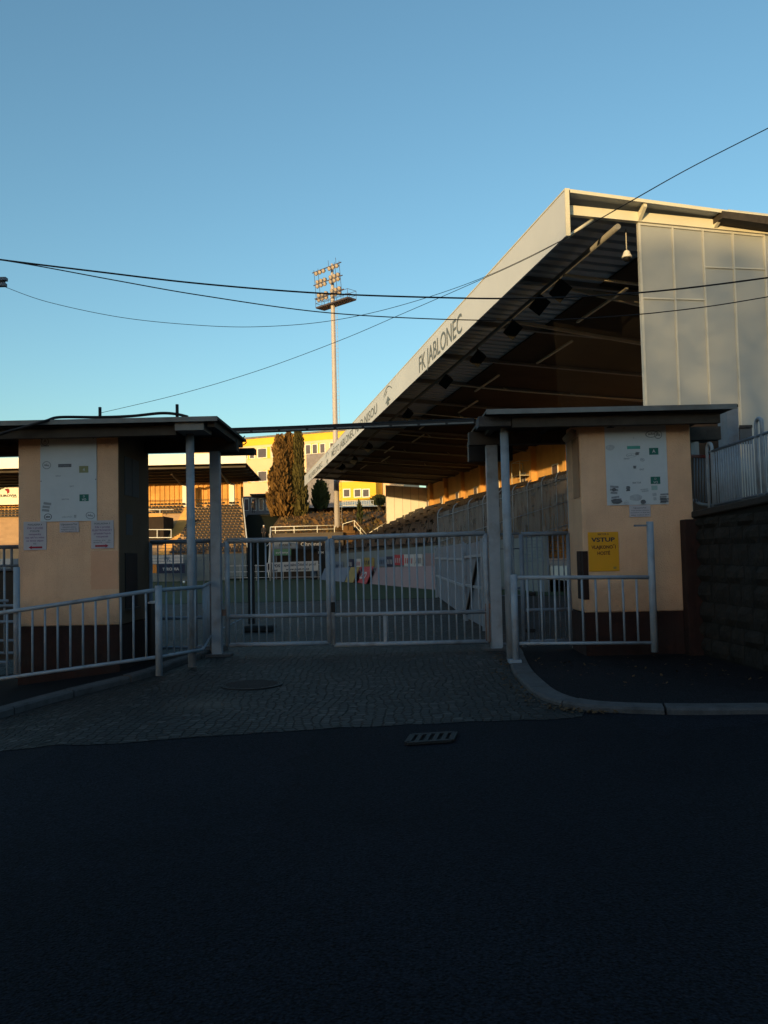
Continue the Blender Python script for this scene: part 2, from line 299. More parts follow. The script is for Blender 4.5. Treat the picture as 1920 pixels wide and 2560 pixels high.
# ------------------------------------------------------------------ mesh building
def wloc(o):
    p = V((0, 0, 0))
    while o: p += o.location; o = o.parent
    return p
class MB:
    def __init__(s): s.v = []; s.f = []
    def add(s, vs, fs):
        n = len(s.v); s.v += [V(x) for x in vs]; s.f += [tuple(i + n for i in f) for f in fs]; return s
    def quad(s, a, b, c, d): return s.add([a, b, c, d], [(0, 1, 2, 3)])
    def hexa(s, lo, hi):                     # two matching quads
        return s.add(list(lo) + list(hi), [(3, 2, 1, 0), (4, 5, 6, 7), (0, 1, 5, 4), (1, 2, 6, 5), (2, 3, 7, 6), (3, 0, 4, 7)])
    def box(s, x0, x1, y0, y1, z0, z1):
        return s.hexa([(x0, y0, z0), (x1, y0, z0), (x1, y1, z0), (x0, y1, z0)], [(x0, y0, z1), (x1, y0, z1), (x1, y1, z1), (x0, y1, z1)])
    def obox(s, c, ax, ay, az):              # oriented box, half axes
        c, ax, ay, az = V(c), V(ax), V(ay), V(az)
        return s.hexa([c - ax - ay - az, c + ax - ay - az, c + ax + ay - az, c - ax + ay - az], [c - ax - ay + az, c + ax - ay + az, c + ax + ay + az, c - ax + ay + az])
    def bar(s, p, q, w, h=None, upv=(0, 0, 1)):   # rectangular bar between two points
        p, q = V(p), V(q); h = h or w
        d = (q - p).normalized(); u = V(upv)
        if abs(d.dot(u)) > 0.98: u = V((0, 1, 0))
        x = d.cross(u).normalized(); y = x.cross(d)
        return s.obox((p + q) / 2, x * (w / 2), (q - p) / 2, y * (h / 2))
    def tube(s, pts, r, n=8, cap=True):
        pts = [V(p) for p in pts]; rs = r if isinstance(r, (list, tuple)) else [r] * len(pts)
        rings = []; ref = None
        for i, p in enumerate(pts):
            d = (pts[min(i + 1, len(pts) - 1)] - pts[max(i - 1, 0)]).normalized()
            if ref is None:
                ref = V((0, 0, 1)) if abs(d.z) < 0.9 else V((0, 1, 0))
            x = d.cross(ref)
            if x.length < 1e-4: x = d.orthogonal()
            x.normalize(); y = x.cross(d); ref = y if abs(d.z) > 0.9 or True else ref
            rings.append([p + (x * math.cos(2 * math.pi * k / n) + y * math.sin(2 * math.pi * k / n)) * rs[i] for k in range(n)])
        vs = [q for ring in rings for q in ring]; fs = []
        for i in range(len(pts) - 1):
            for k in range(n):
                fs.append((i * n + k, i * n + (k + 1) % n, (i + 1) * n + (k + 1) % n, (i + 1) * n + k))
        if cap:
            fs.append(tuple(range(n - 1, -1, -1))); fs.append(tuple((len(pts) - 1) * n + k for k in range(n)))
        return s.add(vs, fs)
    def lathe(s, c, prof, n=16, axis=(0, 0, 1)):   # profile of (radius, height)
        c = V(c); a = V(axis).normalized(); x = a.orthogonal().normalized(); y = a.cross(x)
        vs = []; fs = []
        for r, h in prof:
            for k in range(n):
                t = 2 * math.pi * k / n; vs.append(c + a * h + (x * math.cos(t) + y * math.sin(t)) * r)
        for i in range(len(prof) - 1):
            for k in range(n):
                fs.append((i * n + k, i * n + (k + 1) % n, (i + 1) * n + (k + 1) % n, (i + 1) * n + k))
        fs.append(tuple(range(n - 1, -1, -1))); fs.append(tuple((len(prof) - 1) * n + k for k in range(n)))
        return s.add(vs, fs)
    def build(s, name, m, parent=None, smooth=False, bevel=0.0):
        me = bpy.data.meshes.new(name)
        o0 = wloc(parent) if parent else V((0, 0, 0))
        me.from_pydata([tuple(x - o0) for x in s.v], [], s.f); me.update()
        bm = bmesh.new(); bm.from_mesh(me)
        bmesh.ops.recalc_face_normals(bm, faces=bm.faces)
        if bevel: bmesh.ops.bevel(bm, geom=list(bm.edges), offset=bevel, segments=1, affect='EDGES', clamp_overlap=True)
        if smooth:
            for f in bm.faces: f.smooth = len(f.verts) == 4
        bm.to_mesh(me); bm.free()
        me.materials.append(m)
        o = bpy.data.objects.new(name, me); COL.objects.link(o)
        if parent: o.parent = parent
        return o
def tag(o, label=None, cat=None, group=None, kind=None):
    if label: o['label'] = label
    if cat: o['category'] = cat
    if group: o['group'] = group
    if kind: o['kind'] = kind
    return o
def thing(name, loc, label, cat, group=None):
    o = bpy.data.objects.new(name, None); COL.objects.link(o); o.location = V(loc); o.empty_display_size = 0.2
    return tag(o, label, cat, group)
def copy_tree(o, parent=None):
    c = o.copy(); COL.objects.link(c)
    if parent: c.parent = parent
    for ch in list(o.children): copy_tree(ch, c)
    return c
class Fr:                                   # a flat frame for signs and lettering
    def __init__(s, o, xd=(1, 0, 0), yd=(0, 0, 1)):
        s.o, s.x, s.y = V(o), V(xd).normalized(), V(yd).normalized(); s.n = s.x.cross(s.y)
    def p(s, x, y, off=0.0): return s.o + s.x * x + s.y * y + s.n * off
def rect(fr, x0, x1, y0, y1, off): return MB().hexa([fr.p(x0, y0, off - 0.0015), fr.p(x1, y0, off - 0.0015), fr.p(x1, y1, off - 0.0015), fr.p(x0, y1, off - 0.0015)], [fr.p(x0, y0, off), fr.p(x1, y0, off), fr.p(x1, y1, off), fr.p(x0, y1, off)])
def poly(fr, pts, off): return MB().add([fr.p(x, y, off) for x, y in pts], [tuple(range(len(pts)))])
def text(fr, s, x, y, h, off, wid=None, bold=0.0, mb=None, align='C'):
    cu = bpy.data.curves.new('t', 'FONT'); cu.body = s; cu.size = 1.0; cu.offset = bold; cu.resolution_u = 3
    ob = bpy.data.objects.new('t', cu); COL.objects.link(ob)
    dg = bpy.context.evaluated_depsgraph_get(); dg.update()
    me = bpy.data.meshes.new_from_object(ob.evaluated_get(dg))
    vs = [v.co.copy() for v in me.vertices]; fs = [tuple(p.vertices) for p in me.polygons]
    bpy.data.objects.remove(ob); bpy.data.curves.remove(cu); bpy.data.meshes.remove(me)
    mb = mb or MB()
    if not vs: return mb
    x0, x1 = min(v.x for v in vs), max(v.x for v in vs)
    k = h / 0.72; kx = k if wid is None else wid / (x1 - x0)
    ox = {'C': -(x0 + x1) / 2 * kx, 'L': -x0 * kx, 'R': -x1 * kx}[align]
    return mb.add([fr.p(x + v.x * kx + ox, y + v.y * k, off) for v in vs], fs)
def blob(fr, cx, cy, rx, ry, off, seed=0, n=22):
    return poly(fr, [(cx + rx * math.cos(k * 2 * math.pi / n) * (1 + 0.25 * noise.noise((math.cos(k * 2 * math.pi / n) * 1.3 + seed, math.sin(k * 2 * math.pi / n) * 1.3, seed))), cy + ry * math.sin(k * 2 * math.pi / n) * (1 + 0.25 * noise.noise((seed, math.cos(k * 2 * math.pi / n), math.sin(k * 2 * math.pi / n))))) for k in range(n)], off)
def crom(pts, n=8):
    P = [V(p) for p in pts]; out = []
    for i in range(len(P) - 1):
        a, b, c, d = P[max(i - 1, 0)], P[i], P[i + 1], P[min(i + 2, len(P) - 1)]
        for k in range(n):
            t = k / n
            out.append(0.5 * ((2 * b) + (c - a) * t + (2 * a - 5 * b + 4 * c - d) * t * t + (3 * b - a - 3 * c + d) * t ** 3))
    return out + [P[-1]]
# ------------------------------------------------------------------ ground
def sheet(name, pts, dz, m, cuts_x=(), zfun=None):
    bm = bmesh.new()
    from mathutils.geometry import tessellate_polygon
    vs = [bm.verts.new((x, y, 0)) for x, y in pts]
    for tri in tessellate_polygon([[V((x, y, 0)) for x, y in pts]]):
        a, b, c = [V(pts[i]) for i in tri]
        if abs((b - a).cross(c - a)) > 1e-7: bm.faces.new([vs[i] for i in tri])
    for x in (-7.7, -2.7) + tuple(cuts_x):
        bmesh.ops.bisect_plane(bm, geom=bm.verts[:] + bm.edges[:] + bm.faces[:], plane_co=(x, 0, 0), plane_no=(1, 0, 0))
    for y in (13, 14, 15, 16, 26.7, 112):
        bmesh.ops.bisect_plane(bm, geom=bm.verts[:] + bm.edges[:] + bm.faces[:], plane_co=(0, y, 0), plane_no=(0, 1, 0))
    for v in bm.verts: v.co.z = (zfun or gz)(v.co.x, v.co.y) + dz
    bmesh.ops.recalc_face_normals(bm, faces=bm.faces)
    for f in bm.faces:
        if f.normal.z < 0: f.normal_flip()
    me = bpy.data.meshes.new(name); bm.to_mesh(me); bm.free(); me.materials.append(m)
    o = bpy.data.objects.new(name, me); COL.objects.link(o)
    return tag(o, kind='structure')
EDGE = [(-60, 1881), (0, 1878), (260, 1860), (521, 1840), (760, 1825), (1007, 1812), (1200, 1803), (1389, 1797), (1456, 1793)]
edge = [ground(u, v) for u, v in EDGE]
edge = [V((p.x, p.y + .035 * noise.noise((p.x * 3.1, 0.3, 0)) + .025 * noise.noise((p.x * 11, 4.3, 0)), p.z)) for p in crom(edge, 14)]
KL = [(-140, 1840), (0, 1797), (96, 1768), (193, 1741), (289, 1716), (386, 1689), (444, 1666), (502, 1648), (545, 1632)]
kl = [ground(u, v) for u, v in KL]; kl.append(V((kl[-1].x + 0.06, kl[-1].y + 0.5, 0)))
KR = [(1264, 1632), (1273, 1655), (1287, 1690), (1331, 1736), (1389, 1762), (1458, 1775), (1539, 1781), (1713, 1786), (1920, 1784), (2250, 1780)]
kr = [ground(u, v) for u, v in KR]
kr.insert(0, V((kr[0].x - 0.02, kr[0].y + 0.35, 0)))
sheet('road', [(-900, -12), (900, -12), (900, 26.7), (900, 900), (-900, 900)], -0.005, M['asphalt'])
drive = [(p.x, p.y) for p in edge] + [(p.x + 0.05, p.y + 0.05) for p in kr[-5::-1]] + [(4.2, 13.2), (9, 13.2), (9, 26.7), (-14, 26.7), (-14, 13.2), (kl[-1].x - 0.05, 13.2)] + [(p.x - 0.05, p.y + 0.02) for p in kl[::-1]]
sheet('driveway', drive, 0.0, M['cobble'])
def smooth_line(ps, n=6): return crom(ps, n)
def kerb(name, line, side, wdt, h, mt):
    ln = smooth_line(line, 12); mb = MB()
    # resample into stones
    acc = [0.0]
    for a, b in zip(ln, ln[1:]): acc.append(acc[-1] + (V((b.x, b.y, 0)) - V((a.x, a.y, 0))).length)
    def pt(s):
        for i in range(len(ln) - 1):
            if acc[i + 1] >= s: 
                t = (s - acc[i]) / max(1e-6, acc[i + 1] - acc[i]); return ln[i].lerp(ln[i + 1], t)
        return ln[-1]
    inner = []
    s = 0.0; L = acc[-1]
    while s < L - 0.05:
        e = min(L, s + rnd.uniform(0.85, 1.05)); k = max(2, int((e - s) / 0.16))
        jit = rnd.uniform(-0.008, 0.008); ang = rnd.uniform(-0.01, 0.01)
        prev = None
        for i in range(k + 1):
            q = s + 0.011 + (e - s - 0.022) * i / k
            p = pt(q); d = pt(min(L, q + 0.05)) - pt(max(0, q - 0.05)); d.z = 0; d.normalize()
            nrm = V((-d.y, d.x, 0)) * side
            a = p + nrm * jit; b = p + nrm * (wdt + jit)
            za = gz(a.x, a.y); top = za + h + ang * (i / k)
            ring = [V((a.x, a.y, za - 0.1)), V((a.x, a.y, top - 0.02)), V((a.x, a.y, 0)) + nrm * 0.02 + V((0, 0, top)), V((b.x, b.y, top + 0.004)), V((b.x, b.y, za - 0.1))]
            inner.append(V((b.x, b.y, 0)))
            if prev:
                n0 = len(mb.v); mb.v += prev + ring
                for j in range(5): mb.f.append((n0 + j, n0 + (j + 1) % 5, n0 + 5 + (j + 1) % 5, n0 + 5 + j))
                if i == 1: mb.f.append(tuple(n0 + j for j in range(5)))
                if i == k: mb.f.append(tuple(n0 + 5 + j for j in range(4, -1, -1)))
            prev = ring
        s = e
    tag(mb.build(name, mt), kind='structure')
    return inner
inl = kerb('kerb_left', kl, 1, 0.15, 0.085, M['kerb'])
inr = kerb('kerb_right', kr, 1, 0.22, 0.055, M['kerb'])
def thin(ps): return ps[::3] + [ps[-1]]
sheet('pavement_left', [(p.x + 0.01, p.y - 0.005) for p in thin(inl)] + [(inl[-1].x, 13.1), (-12, 13.1), (-12, inl[0].y)], 0.076, M['paving'])
sheet('pavement_right', [(p.x - 0.01, p.y - 0.005) for p in thin(inr)] + [(14, inr[-1].y), (14, 13.1), (inr[0].x, 13.1)], 0.046, M['paving'])
# manhole cover and road drain
p = ground(630, 1713, 0.0)
mh = thing('manhole_cover', p, 'round cast iron manhole cover set into the cobbled driveway', 'manhole cover')
MB().lathe(p, [(0.36, -0.02), (0.36, 0.014), (0.325, 0.016), (0.325, 0.006), (0.01, 0.006)], 40).build('rim', M['iron'], mh)
mb = MB().lathe(p, [(0.318, -0.01), (0.318, 0.014), (0.01, 0.0145)], 40)
for i in range(-4, 5):
    hw = math.sqrt(0.09 - (i * 0.065) ** 2) if abs(i * 0.065) < 0.3 else 0
    if hw > 0.03: mb.box(p.x - hw, p.x + hw, p.y + i * 0.065 - 0.012, p.y + i * 0.065 + 0.012, p.z + 0.013, p.z + 0.019)
mb.build('lid', M['iron'], mh)
a, b, c, d = ground(1018, 1862), ground(1128, 1855), ground(1146, 1836), ground(1032, 1842)
cx = (a + b + c + d) / 4; ex = (b - a).normalized(); ey = (d - a).normalized(); lx = (b - a).length; ly = (d - a).length
dg = thing('drain_grate', cx, 'iron street drain grate with slanting bars in the asphalt road', 'drain')
o = a + V((0, 0, 0.004))
MB().quad(o, o + ex * lx, o + ex * lx + ey * ly, o + ey * ly).build('pit_dark_sheet', M['draindark'], dg)  # flat sheet, the drain's inner shade put into its colour
mb = MB(); z = V((0, 0, 0.012))
for s0, s1 in ((a, b), (b, b + ey * ly), (a, a + ey * ly), (a + ey * ly, b + ey * ly)): mb.bar(s0 + z, s1 + z, 0.045, 0.02)
mb.build('frame', M['iron'], dg)
for i in range(1, 5):
    q = a + ex * (lx * i / 5) + z
    MB().bar(q, q + ey * ly, 0.035, 0.018).build('bar', M['iron'], dg)
# ------------------------------------------------------------------ gate houses
YF = 11.2                                     # front wall of both booths
def X(u, v, Y): return at(u, v, Y).x
def Z(u, v, Y): return at(u, v, Y).z
GX0, GX1 = X(541, 1400, 12.5), X(1236, 1400, 12.5)
BLX0, BLX1 = X(45.5, 1350, YF), X(298, 1350, YF)
BLT = Z(170, 1083, YF)
PLZ = Z(170, 1565, YF)
lb = thing('ticket_booth', (( BLX0 + BLX1) / 2, YF + 0.7, -0.2), 'beige ticket booth left of the gate, large pale board and two red-arrow notices', 'ticket booth', 'ticket booths either side of the gate')
MB().box(BLX0, BLX1, YF, YF + 1.4, PLZ, BLT + 0.12).build('wall', M['stucco'], lb, bevel=0.012)
# plinth with an uneven painted upper edge
def plinth(x0, x1, y0, y1, zb, zt, par):
    mb = MB(); n = 40; pts = []
    for i in range(n + 1):
        x = x0 + (x1 - x0) * i / n; pts.append((x, zt + 0.012 * noise.noise((x * 6, 3.1, 0)) + 0.006 * noise.noise((x * 25, 1.1, 0))))
    for i in range(n):
        (xa, za), (xb, zb2) = pts[i], pts[i + 1]
        mb.quad((xa, y0 - 0.006, zb), (xb, y0 - 0.006, zb), (xb, y0 - 0.006, zb2), (xa, y0 - 0.006, za))
    mb.box(x0 - 0.004, x1 + 0.004, y0 - 0.003, y1 + 0.004, zb, zt - 0.02)
    return mb.build('plinth', M['plinth'], par)
plinth(BLX0, BLX1, YF, YF + 1.4, -0.55, PLZ, lb)
MB().box(BLX1 - 0.02, BLX1 + 0.004, YF + 0.004, YF + 1.404, PLZ, BLT + 0.12).build('side_wall', M['sidewall_shade'], lb)  # thin skin that carries the side's shade in its colour
# black hatch on its inner side wall and notices there
def on_side(Xs, u0, u1, v0, v1):
    a = hit(u0, v0, (Xs, 0, 0), V((1, 0, 0))); b = hit(u1, v1, (Xs, 0, 0), V((1, 0, 0)))
    return min(a.y, b.y), max(a.y, b.y), min(a.z, b.z), max(a.z, b.z)
y0, y1, z0, z1 = on_side(BLX1, 311, 342, 1383, 1515)
hb = MB().box(BLX1 - 0.02, BLX1 + 0.015, y0, y1, z0, z1).build('ticket_window', M['black'], lb)
MB().box(BLX1 + 0.0, BLX1 + 0.06, y0, y1, z0 - 0.03, z0 - 0.003).build('sill', M['timber'], hb)
y0, y1, z0, z1 = on_side(BLX1, 310, 346, 1140, 1245)
sn = tag(MB().box(BLX1 + 0.005, BLX1 + 0.011, y0, (y0 + y1) / 2 - 0.01, z0, z1).box(BLX1 + 0.005, BLX1 + 0.011, (y0 + y1) / 2 + 0.01, y1, z0, z1).build('notice_board', mat('shaded_board', (0.05, 0.052, 0.06), 0.7, 0.1, 4)), 'dim two-sheet notice on the shaded side wall of the left booth', 'notice')  # sheets darkened in colour for the shade on this wall
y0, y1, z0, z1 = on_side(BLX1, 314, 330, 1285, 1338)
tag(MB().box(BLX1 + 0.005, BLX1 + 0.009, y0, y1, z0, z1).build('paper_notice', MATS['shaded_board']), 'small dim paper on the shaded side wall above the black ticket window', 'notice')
pf = Fr((0, YF - 0.0025, 0)); pc_ = at(262, 1425, YF)
poly(pf, [(pc_.x - .19 + .02 * noise.noise((k * .7, 0, 0)), pc_.z - .26 + .52 * k / 12) for k in range(13)] + [(BLX1 - .012, pc_.z + .26 - .52 * k / 12) for k in range(13)], 0.0).build('paint_patch', M['patch'], lb)
# roof of the left booth
RZ = Z(544, 1041, 10.75)
RXL = X(544, 1041, 10.75)
RBL = 13.0
lr = MB().box(-9.0, RXL, 10.75, RBL, RZ - 0.035, RZ).build('roof', M['timber'], lb)
MB().box(-9.0, RXL - 0.003, 10.735, 10.75, RZ - 0.06, RZ + 0.004).build('edge_strip', M['roofedge'], lr)
MB().box(-9.0, X(442, 1070, 10.95), 10.9, 11.02, RZ - 0.21, RZ - 0.07).build('beam', M['timber'], lr)
bx0, bx1 = X(442, 1070, 10.9), X(513, 1065, 10.9)
MB().box(bx0, bx1, 10.80, 11.3, RZ - 0.165, RZ - 0.042).build('bracket', M['roofedge'], lr)
MB().box(-9.0, RXL - 0.05, 12.4, 12.6, RZ - 0.24, RZ - 0.04).build('beam', M['timber'], lr)
MB().box(RXL - 0.16, RXL - 0.06, 10.85, RBL + 0.02, RZ - 0.12, RZ - 0.036).build('rafter', M['timber'], lr)
for k in range(7):
    xx = RXL - 0.9 - k * 0.9
    MB().box(xx, xx + 0.08, 10.95, RBL - 0.05, RZ - 0.11, RZ - 0.036).build('rafter', M['timber'], lr)
# ragged back corner of the roof
MB().box(RXL - 0.5, RXL + 0.12, RBL, RBL + 0.25, RZ - 0.22, RZ - 0.13).build('back_gutter', M['black'], lr)
PLX = X(478, 1400, 11.2)
MB().tube([(PLX, 11.2, gz(PLX, 11.2) + 0.02), (PLX, 11.2, RZ - 0.17)], 0.058, 14).build('round_post', M['paint'], lb, True)
MB().box(GX0 - 0.075, GX0 + 0.075, 12.43, 12.57, -0.05, RZ - 0.24).build('square_post', M['paint'], lb, bevel=0.006)
MB().box(GX0 - 0.16, GX0 + 0.22, 12.38, 12.62, -0.05, 0.035).build('post_foot', M['kerb'], lb)
for u, v0, v1 in ((250, 1018, 1046), (443, 1011, 1042)):
    q = at(u, v1, 11.0); q.z = RZ - 0.002; t = at(u, v0, 11.0)
    MB().tube([q, (q.x, q.y, t.z)], 0.022, 8).build('roof_stub', M['black'], lb, True)
tag(MB().tube(crom([at(-60, 1120, 10.72), at(0, 1086, 10.70), at(60, 1068, 10.70), at(115, 1052, 10.71), at(150, 1043, 10.9), at(250, 1043, 11.0), at(330, 1040, 11.0), at(400, 1033, 11.0), at(440, 1035, 11.0), at(470, 1042, 11.0)]), 0.02, 7).build('roof_cable', M['cable'], None, True),
    'slack black cable bundle draped along the front of the left booth roof', 'cable')
# hanging cable ends under the roof corner
tag(MB().tube(crom([at(612, 1090, 12.95), at(606, 1100, 13.0), at(616, 1106, 13.0), at(600, 1117, 13.0), at(585, 1123, 13.0), at(574, 1118, 13.0)]), 0.009, 6).build('loose_cable', M['cable'], None, True),
    'loose looped black wire dangling from the right corner of the left booth roof', 'cable')
# right booth
BRX0, BRX1 = X(1457, 1350, YF), X(1728, 1150, YF)
PRX = 4.03
rb = thing('ticket_booth', ((BRX0 + BRX1) / 2, YF + 0.4, 0.1), 'beige ticket booth right of the gate with a yellow sign, behind a short railing', 'ticket booth', 'ticket booths either side of the gate')
MB().box(BRX0, BRX1, YF, YF + 0.8, Z(1560, 1530, YF), RZ - 0.1).build('wall', M['stucco'], rb, bevel=0.012)
plinth(BRX0, BRX1 - 0.02, YF, YF + 0.8, 0.02, Z(1560, 1530, YF), rb)
y0, y1, z0, z1 = on_side(BRX0, 1443, 1452, 1378, 1497)
MB().box(BRX0 - 0.012, BRX0 + 0.02, YF + 0.12, YF + 0.34, z0, z1).box(BRX0 - 0.008, BRX0 + 0.06, YF - 0.01, YF + 0.1, z0, z1).build('ticket_window', M['plinth'], rb)
rr = MB().box(X(1215, 1018, 10.75), X(1845, 1004, 10.75), 10.75, 13.0, RZ - 0.03, RZ + 0.005).build('roof', M['timber'], rb)
MB().box(X(1215, 1018, 10.75), X(1845, 1004, 10.75) - 0.02, 10.735, 10.75, RZ - 0.055, RZ + 0.012).build('edge_strip', M['roofedge'], rr)
MB().box(X(1280, 1030, 10.9), X(1800, 1030, 10.9), 10.9, 11.02, RZ - 0.21, RZ - 0.06).build('beam', M['timber'], rr)
MB().box(X(1195, 1030, 11.0), X(1275, 1030, 11.0), 10.95, 11.3, RZ - 0.18, RZ - 0.045).build('bracket', M['kerb'], rr)
MB().box(X(1190, 1030, 11.4), X(1800, 1030, 12.4), 12.4, 12.6, RZ - 0.24, RZ - 0.04).build('beam', M['timber'], rr)
for k in range(4):
    xx = BRX0 - 1.15 + k * 0.8
    MB().box(xx, xx + 0.08, 11.03, 12.95, RZ - 0.11, RZ - 0.031).build('rafter', M['timber'], rr)
MB().box(X(1175, 1060, 12.7), X(1175, 1060, 12.7) + 0.7, 13.0, 13.2, RZ - 0.42, RZ - 0.1).build('back_gutter', M['black'], rr)
PRXp = X(1270, 1400, 11.2)
MB().tube([(PRXp, 11.2, 0.02), (PRXp, 11.2, RZ - 0.18)], 0.058, 14).build('round_post', M['paint'], rb, True)
MB().box(GX1 - 0.085, GX1 + 0.085, 12.42, 12.58, -0.05, RZ - 0.24).build('square_post', M['paint'], rb, bevel=0.006)
MB().box(GX1 - 0.22, GX1 + 0.16, 12.38, 12.62, -0.05, 0.03).build('post_foot', M['kerb'], rb)
# sign sheet on the inner side of the right booth and the lamp above it
tag(MB().box(BRX0 - 0.010, BRX0 - 0.003, YF + 0.05, YF + 0.42, Z(1450, 1242, YF), Z(1450, 1090, YF)).build('notice_board', mat('brown_notice', (0.24, 0.13, 0.07), 0.6, 0.2, 3)), 'weathered brown notice on the gate side of the right booth', 'notice')
q0, q1 = at(1413, 1100, 11.5), at(1441, 1072, 11.3)
lp = thing('wall_lamp', q1, 'small tube shaped lamp fixed to the upper left corner of the right booth', 'lamp')
MB().tube([q0, q0.lerp(q1, 0.75)], 0.05, 12).build('shade', M['housing'], lp, True)
MB().tube([q0.lerp(q1, 0.75), q1 + V((0.08, 0.1, 0))], 0.018, 8).build('bracket', M['roofedge'], lp, True)
# cable duct spanning the gate between both roofs
a, b = at(560, 1080, 12.9), at(1186, 1055, 12.9)
ct = thing('cable_duct', (a + b) / 2, 'black overhead cable duct spanning the gateway between the two booth roofs', 'cable duct')
MB().bar(a, b, 0.06, 0.07).tube(crom([a + V((0, 0.03, 0.05)), a.lerp(b, 0.3) + V((0, 0.03, 0.045)), a.lerp(b, 0.7) + V((0, 0.03, 0.05)), b + V((0, 0.03, 0.05))]), 0.018, 6).build('tray', M['black'], ct)
for i in range(9):
    s0 = a.lerp(b, (i + 0.42) / 9.0); s1 = a.lerp(b, (i + 0.98 if i < 8 else i + 1.0) / 9.0 - 0.004)
    s0 = a.lerp(b, (i + 0.04) / 9.0) if i > 0 else s0
    MB().bar(s0 + V((0, -0.032, -0.012)), s1 + V((0, -0.032, -0.012)), 0.012, 0.022).build('light_strip', M['roofedge'], ct)
# ------------------------------------------------------------------ boards and notices
def board(name, label, cat, u0, u1, v0, v1, m, off=0.0, Yb=None, frame=False):
    Yb = (Yb or YF) - 0.012 - off
    p0 = at(u0, v1, Yb); p1 = at(u1, v1, Yb); pt = at(u0, v0, Yb)
    fr = Fr(((p0.x), Yb, (p0.z + p1.z) / 2))
    wd, ht = p1.x - p0.x, pt.z - p0.z
    t = thing(name, fr.p(wd / 2, ht / 2), label, cat)
    MB().hexa([fr.p(0, 0, -0.008), fr.p(wd, 0, -0.008), fr.p(wd, ht, -0.008), fr.p(0, ht, -0.008)], [fr.p(0, 0), fr.p(wd, 0), fr.p(wd, ht), fr.p(0, ht)]).build('panel', m, t)
    return t, fr, wd, ht
def sticker(fr, cx, cy, rx, ry, off, seed, parent, m):
    rs_ = random.Random(seed * 31 + 5); kind = rs_.choice('rrcb')
    if kind == 'b': return blob(fr, cx, cy, rx, ry, off, seed, 16).build('sticker', m, parent)
    mb = MB(); an = rs_.uniform(-.18, .18); ca, sa = math.cos(an), math.sin(an)
    def q(x, y): return (cx + (x * ca - y * sa), cy + (x * sa + y * ca))
    if kind == 'c':
        n = 20
        for k in range(n):
            a0, a1 = 2 * math.pi * k / n, 2 * math.pi * (k + 1) / n
            mb.add([fr.p(*q(rx * r_ * math.cos(a), ry * r_ * math.sin(a)), off) for r_, a in ((1, a0), (1, a1), (.8, a1), (.8, a0))], [(0, 1, 2, 3)])
        mb.add([fr.p(*q(rx * x, ry * y), off) for x, y in ((-.6, -.25), (.6, -.25), (.5, .2), (.1, .1), (0, .6), (-.15, .1), (-.5, .3))], [tuple(range(7))])
        return mb.build('sticker', m, parent)
    ny_ = rs_.choice((2, 3, 4))
    for k in range(ny_):
        y0_ = -ry + 2 * ry * (k + .08) / ny_; y1_ = -ry + 2 * ry * (k + .8) / ny_
        x0_, x1_ = -rx * rs_.uniform(.6, 1), rx * rs_.uniform(.5, 1)
        mb.add([fr.p(*q(x, y), off) for x, y in ((x0_, y0_), (x1_, y0_), (x1_ * .96, y1_), (x0_ * .98, y1_))], [(0, 1, 2, 3)])
    return mb.build('sticker', m, parent)
def emblem(fr, cx, cy, r, off, parent, m):          # small round crest
    mb = MB()
    n = 28
    for k in range(n):
        a0, a1 = 2 * math.pi * k / n, 2 * math.pi * (k + 1) / n
        mb.quad(*[fr.p(cx + rr_ * math.cos(a), cy + rr_ * math.sin(a), off) for rr_, a in ((r, a0), (r, a1), (r * 0.84, a1), (r * 0.84, a0))])
    mb.add([fr.p(cx + x * r, cy + y * r, off) for x, y in ((-0.42, -0.2), (-0.25, -0.2), (0, 0.42), (0.25, -0.2), (0.42, -0.2), (0, 0.75))], [(0, 1, 2, 5), (2, 3, 4, 5)])
    mb.add([fr.p(cx + x * r, cy + y * r, off) for x, y in ((-0.12, -0.05), (0.12, -0.05), (0, 0.22))], [(0, 1, 2)])
    text(fr, '1945', cx, cy - 0.6 * r, r * 0.3, off, mb=mb)
    mb.add([fr.p(cx + x * r, cy + y * r, off) for x, y in ((-1.0, -1.25), (1.0, -1.25), (1.1, -0.98), (-1.1, -0.98))], [(0, 1, 2, 3)])
    return mb.build('crest', m, parent)
# left board 102..242 x 1085..1303
t, f, W, H = board('notice_board', 'large pale sector plan board with green squares, on the left booth', 'sign', 101, 242, 1087, 1303, M['board'])
def fx(x, u0=101, u1=242): return (x - u0) / (u1 - u0) * W
def fy(y, v0=1087, v1=1303): return (v1 - y) / (v1 - v0) * H
emblem(f, fx(113), fy(1103), 0.052, 0.002, t, M['inkgrey'])
q = rect(f, fx(146), fx(179), fy(1168), fy(1160), 0.002).build('label_strip', M['inkgrey'], t)
text(f, 'VSTUPENKY', fx(162.5), fy(1166.5), 0.022, 0.004).build('lettering', M['inkfaint'], q)
q = rect(f, fx(198.5), fx(221.5), fy(1183), fy(1166), 0.002).build('sector_mark', M['olive'], t)
text(f, '4', fx(210), fy(1179), 0.045, 0.004).build('lettering', M['board'], q)
q = rect(f, fx(199), fx(222), fy(1254), fy(1237), 0.002).build('sector_mark', M['green'], t)
text(f, 'D', fx(210.5), fy(1244.5), 0.028, 0.004).build('lettering', M['board'], q)
text(f, 'VO', fx(210.5), fy(1252.5), 0.03, 0.004, bold=0.02).build('lettering', M['board'], q)
for s, x, y, h in (('Sektor', 146, 1191, 0.02), ('EXIT', 180, 1218, 0.02), ('SEKTOR', 164, 1250, 0.02)):
    text(f, s, fx(x), fy(y), h, 0.002).build('lettering', M['inkgrey'], t)
text(f, 'JABLONEC', fx(168), fy(1294), 0.022, 0.002).build('lettering', M['inkfaint'], t)
